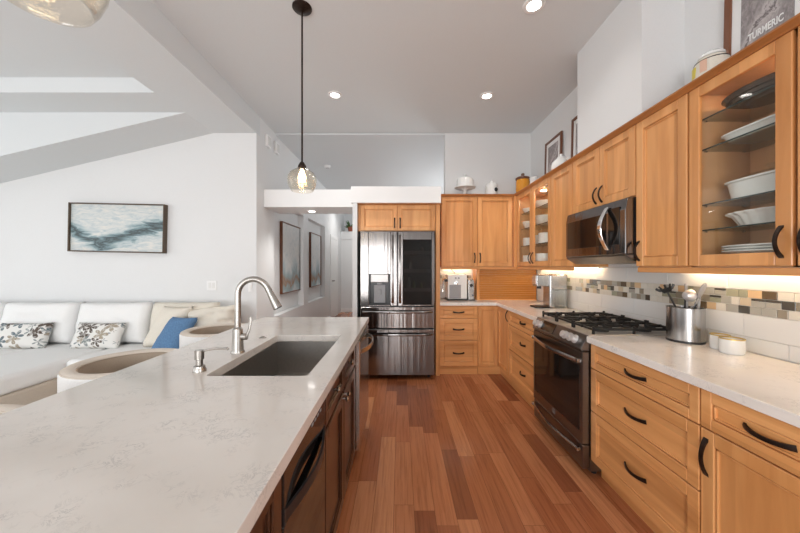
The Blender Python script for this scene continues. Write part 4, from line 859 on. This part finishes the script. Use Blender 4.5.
# ------------------------------------------------------------------ living room: sofa, cushions
def cushion(w, h, d, n=18, puff=.5, seed=1, corner=.06, wob=.01, shear=0):
    """soft closed cushion centred on x, standing on z = 0, facing -Y"""
    b = bmesh.new(); G = {}
    for s in (-1, 1):
        for i in range(n+1):
            for j in range(n+1):
                u, v = -1+2*i/n, -1+2*j/n; edge = i in (0, n) or j in (0, n)
                if edge and s == 1: G[s, i, j] = G[-1, i, j]; continue
                t_ = (max(0, 1-u**4)*max(0, 1-v**4))**puff
                pin = 1-corner*(u*u*(1-v*v)*0+ (1-abs(u))**2*0) - corner*((1-u*u)*(v**8)*.0)
                k = 1-corner*(1-u*u)*abs(v)**3 if abs(v) > abs(u) else 1-corner*(1-v*v)*abs(u)**3
                x, z = u*w/2*k, v*h/2*k
                nz = mnoise.noise(Vector((u*2+seed*7, v*2, s*3.0)))*wob*(1 if not edge else .4)
                nz += mnoise.noise(Vector((u*6*w+seed*3, v*9*h+u*3, s*2.0)))*wob*.5
                x += shear*z
                G[s, i, j] = b.verts.new((x, s*d/2*t_+nz, h/2+z+nz*.6))
    for s in (-1, 1):
        for i in range(n):
            for j in range(n):
                q = [G[s, i, j], G[s, i+1, j], G[s, i+1, j+1], G[s, i, j+1]]
                b.faces.new(q if s == -1 else q[::-1])
    bmesh.ops.recalc_face_normals(b, faces=b.faces[:]); m = MB(); return m._merge(b)
def throw(name, label, loc, rot, w, h, d, mat, **k):
    t = cushion(w, h, d, **k).build(name, mat, ang=180, label=label, cat='pillow', recenter=False); t.location = loc; t.rotation_euler = rot; return t
S = thing('sofa', 'white slipcovered sectional sofa against the living room wall', 'sofa', (-3.6, 3.4, 0))
def sp(mb, name, mat, ang=60, **k):
    o = mb.build(name, mat, S, ang, **k); o.location -= Vector((-3.6, 3.4, 0)); return o
sp(MB().box(-5.6, -1.95, 3.72, 3.84, .06, .80, .04, 3), 'back_frame', M['linen'])
sp(MB().box(-5.6, -1.95, 2.95, 3.72, .06, .33, .02, 2).box(-5.25, -3.20, 2.30, 2.96, .06, .33, .02, 2), 'base', M['sofa_base'])
sp(MB().box(-2.12, -1.95, 2.95, 3.72, .3, .60, .05, 4), 'arm', M['linen'])
for x0, x1, y0 in ((-5.6, -5.26, 2.93), (-5.25, -4.03, 2.28), (-4.01, -3.19, 2.28), (-3.17, -2.13, 2.93)):
    sp(MB().box(x0, x1, y0, 3.62, .33, .49, .045, 4), 'seat_cushion', M['linen'])
for x0, x1, m in ((-5.50, -4.62, 'linen'), (-4.60, -3.75, 'linen'), (-3.73, -2.91, 'linen'), (-2.89, -2.12, 'cream')):
    c = cushion(x1-x0, .475, .24, 20, .28, int(x0*10), .02, .018).build('back_cushion', M[m], S, 180, recenter=False)
    c.location = Vector(((x0+x1)/2, 3.60, .485))-S.location; c.rotation_euler = (math.radians(-8), 0, 0)
throw('throw_pillow', 'leaf-print pillow at the left edge of the sofa', (-4.13, 3.36, .478), (math.radians(-20), 0, .06), .55, .29, .14, M['leafpillow'], seed=2)
throw('throw_pillow', 'leaf-print pillow against the middle sofa cushion', (-3.32, 3.37, .478), (math.radians(-20), 0, -.04), .55, .29, .14, M['leafpillow'], seed=3)
throw('throw_pillow', 'cream knotted pillow behind the blue one', (-2.58, 3.40, .483), (math.radians(-14), 0, -.1), .36, .46, .16, M['cream'], seed=5, shear=.35)
throw('throw_pillow', 'blue denim pillow tilted at the right end of the sofa', (-2.37, 3.20, .488), (math.radians(-18), 0, -.12), .30, .37, .14, M['blue'], seed=8, shear=.42)
throw('bolster_pillow', 'lumpy cream textured pillow at the right end of the sofa back', (-2.08, 3.46, .60), (math.radians(-14), math.radians(-6), 0), .56, .33, .22, M['cream'], seed=11, wob=.05)
# ------------------------------------------------------------------ counter stools behind the island
def stool(label, loc, rz):
    """barrel-back stool, opening towards local +X"""
    t = thing('counter_stool', label, 'stool', loc, rz, 'barrel-back stools along the island')
    A = 2.0; n = 40; R, th = .248, .05; outer, inner = [], []
    def shell(r0, r1, z0, z1, name, mat, ax=1.0):
        b = bmesh.new(); rings = []
        for i in range(n+1):
            a = PI-A+2*A*i/n; c, s_ = math.cos(a), math.sin(a); f = 1.0
            rings.append([b.verts.new((r*c*ax, r*s_*f, z)) for r, z in ((r0, z0), (r1, z0), (r1, z1-.012), (r1-.012, z1), (r0+.012, z1), (r0, z1-.012))])
        for P, Q in zip(rings, rings[1:]):
            for j in range(6): b.faces.new((P[j], P[(j+1) % 6], Q[(j+1) % 6], Q[j]))
        b.faces.new(rings[0]); b.faces.new(rings[-1][::-1]); bmesh.ops.recalc_face_normals(b, faces=b.faces[:])
        m = MB(); m._merge(b); return m.build(name, mat, t, 50, recenter=False)
    shell(R-th, R, .56, .890, 'backrest', M['linen'], 1.05); shell(R-th-.012, R-th-.0005, .60, .885, 'inner_back', M['beige'], 1.05); shell(R-th-.006, R-.004, .8905, .897, 'top_rail', M['rail'], 1.05)  # inner shell is darker: shade inside the barrel put into its colour
    MB().lathe([(0, .56), (.205, .56), (.21, .60), (.20, .645), (.15, .66), (0, .662)], (0, 0, 0), 40).build('seat', M['beige'], t, recenter=False)
    for sx in (-1, 1):
        for sy in (-1, 1): MB().cyl((sx*.19, sy*.19, 0), (sx*.15, sy*.15, .565), .013, .02, 14).build('leg', M['walnut'], t)
    MB().tube([(.18*math.cos(2*PI*k/4+PI/4)*1.385, .18*math.sin(2*PI*k/4+PI/4)*1.385, .2) for k in range(4)], .008, 10, closed=True).build('footrest', M['bronze'], t)
    return t
s0 = stool('cream barrel-back stool at the island, second from the camera, facing the leaf-print pillows', (-1.375, 1.59, 0), 0)
dup(s0, (-1.375, .85, 0), 0, 'cream barrel-back stool at the bottom left, nearest the camera')
dup(s0, (-1.385, 2.395, 0), 0, 'cream barrel-back stool farthest from the camera, left of the faucet')
# ------------------------------------------------------------------ plant on the hall ledge
t = thing('potted_plant', 'small potted plant on the ledge at the end of the hallway', 'plant', (-1.50, 9.50, 2.431))
MB().lathe([(0, 0), (.07, 0), (.10, .13), (.11, .13), (.11, .15), (.09, .15), (.085, .12), (0, .12)], (0, 0, 0), 24).build('pot', M['terracotta'], t, recenter=False)
b = MB(); rng = random.Random(4)
for k in range(26):
    a = rng.random()*2*PI; l = .10+.12*rng.random(); z = .13+.22*rng.random(); d_ = Vector((math.cos(a)*l, math.sin(a)*l, z))
    b.tube([(0, 0, .12), d_*.6+Vector((0, 0, .05)), d_], .022, 6, sc_=[.15, 1.0, .1])
b.build('foliage', M['leaf'], t, recenter=False)
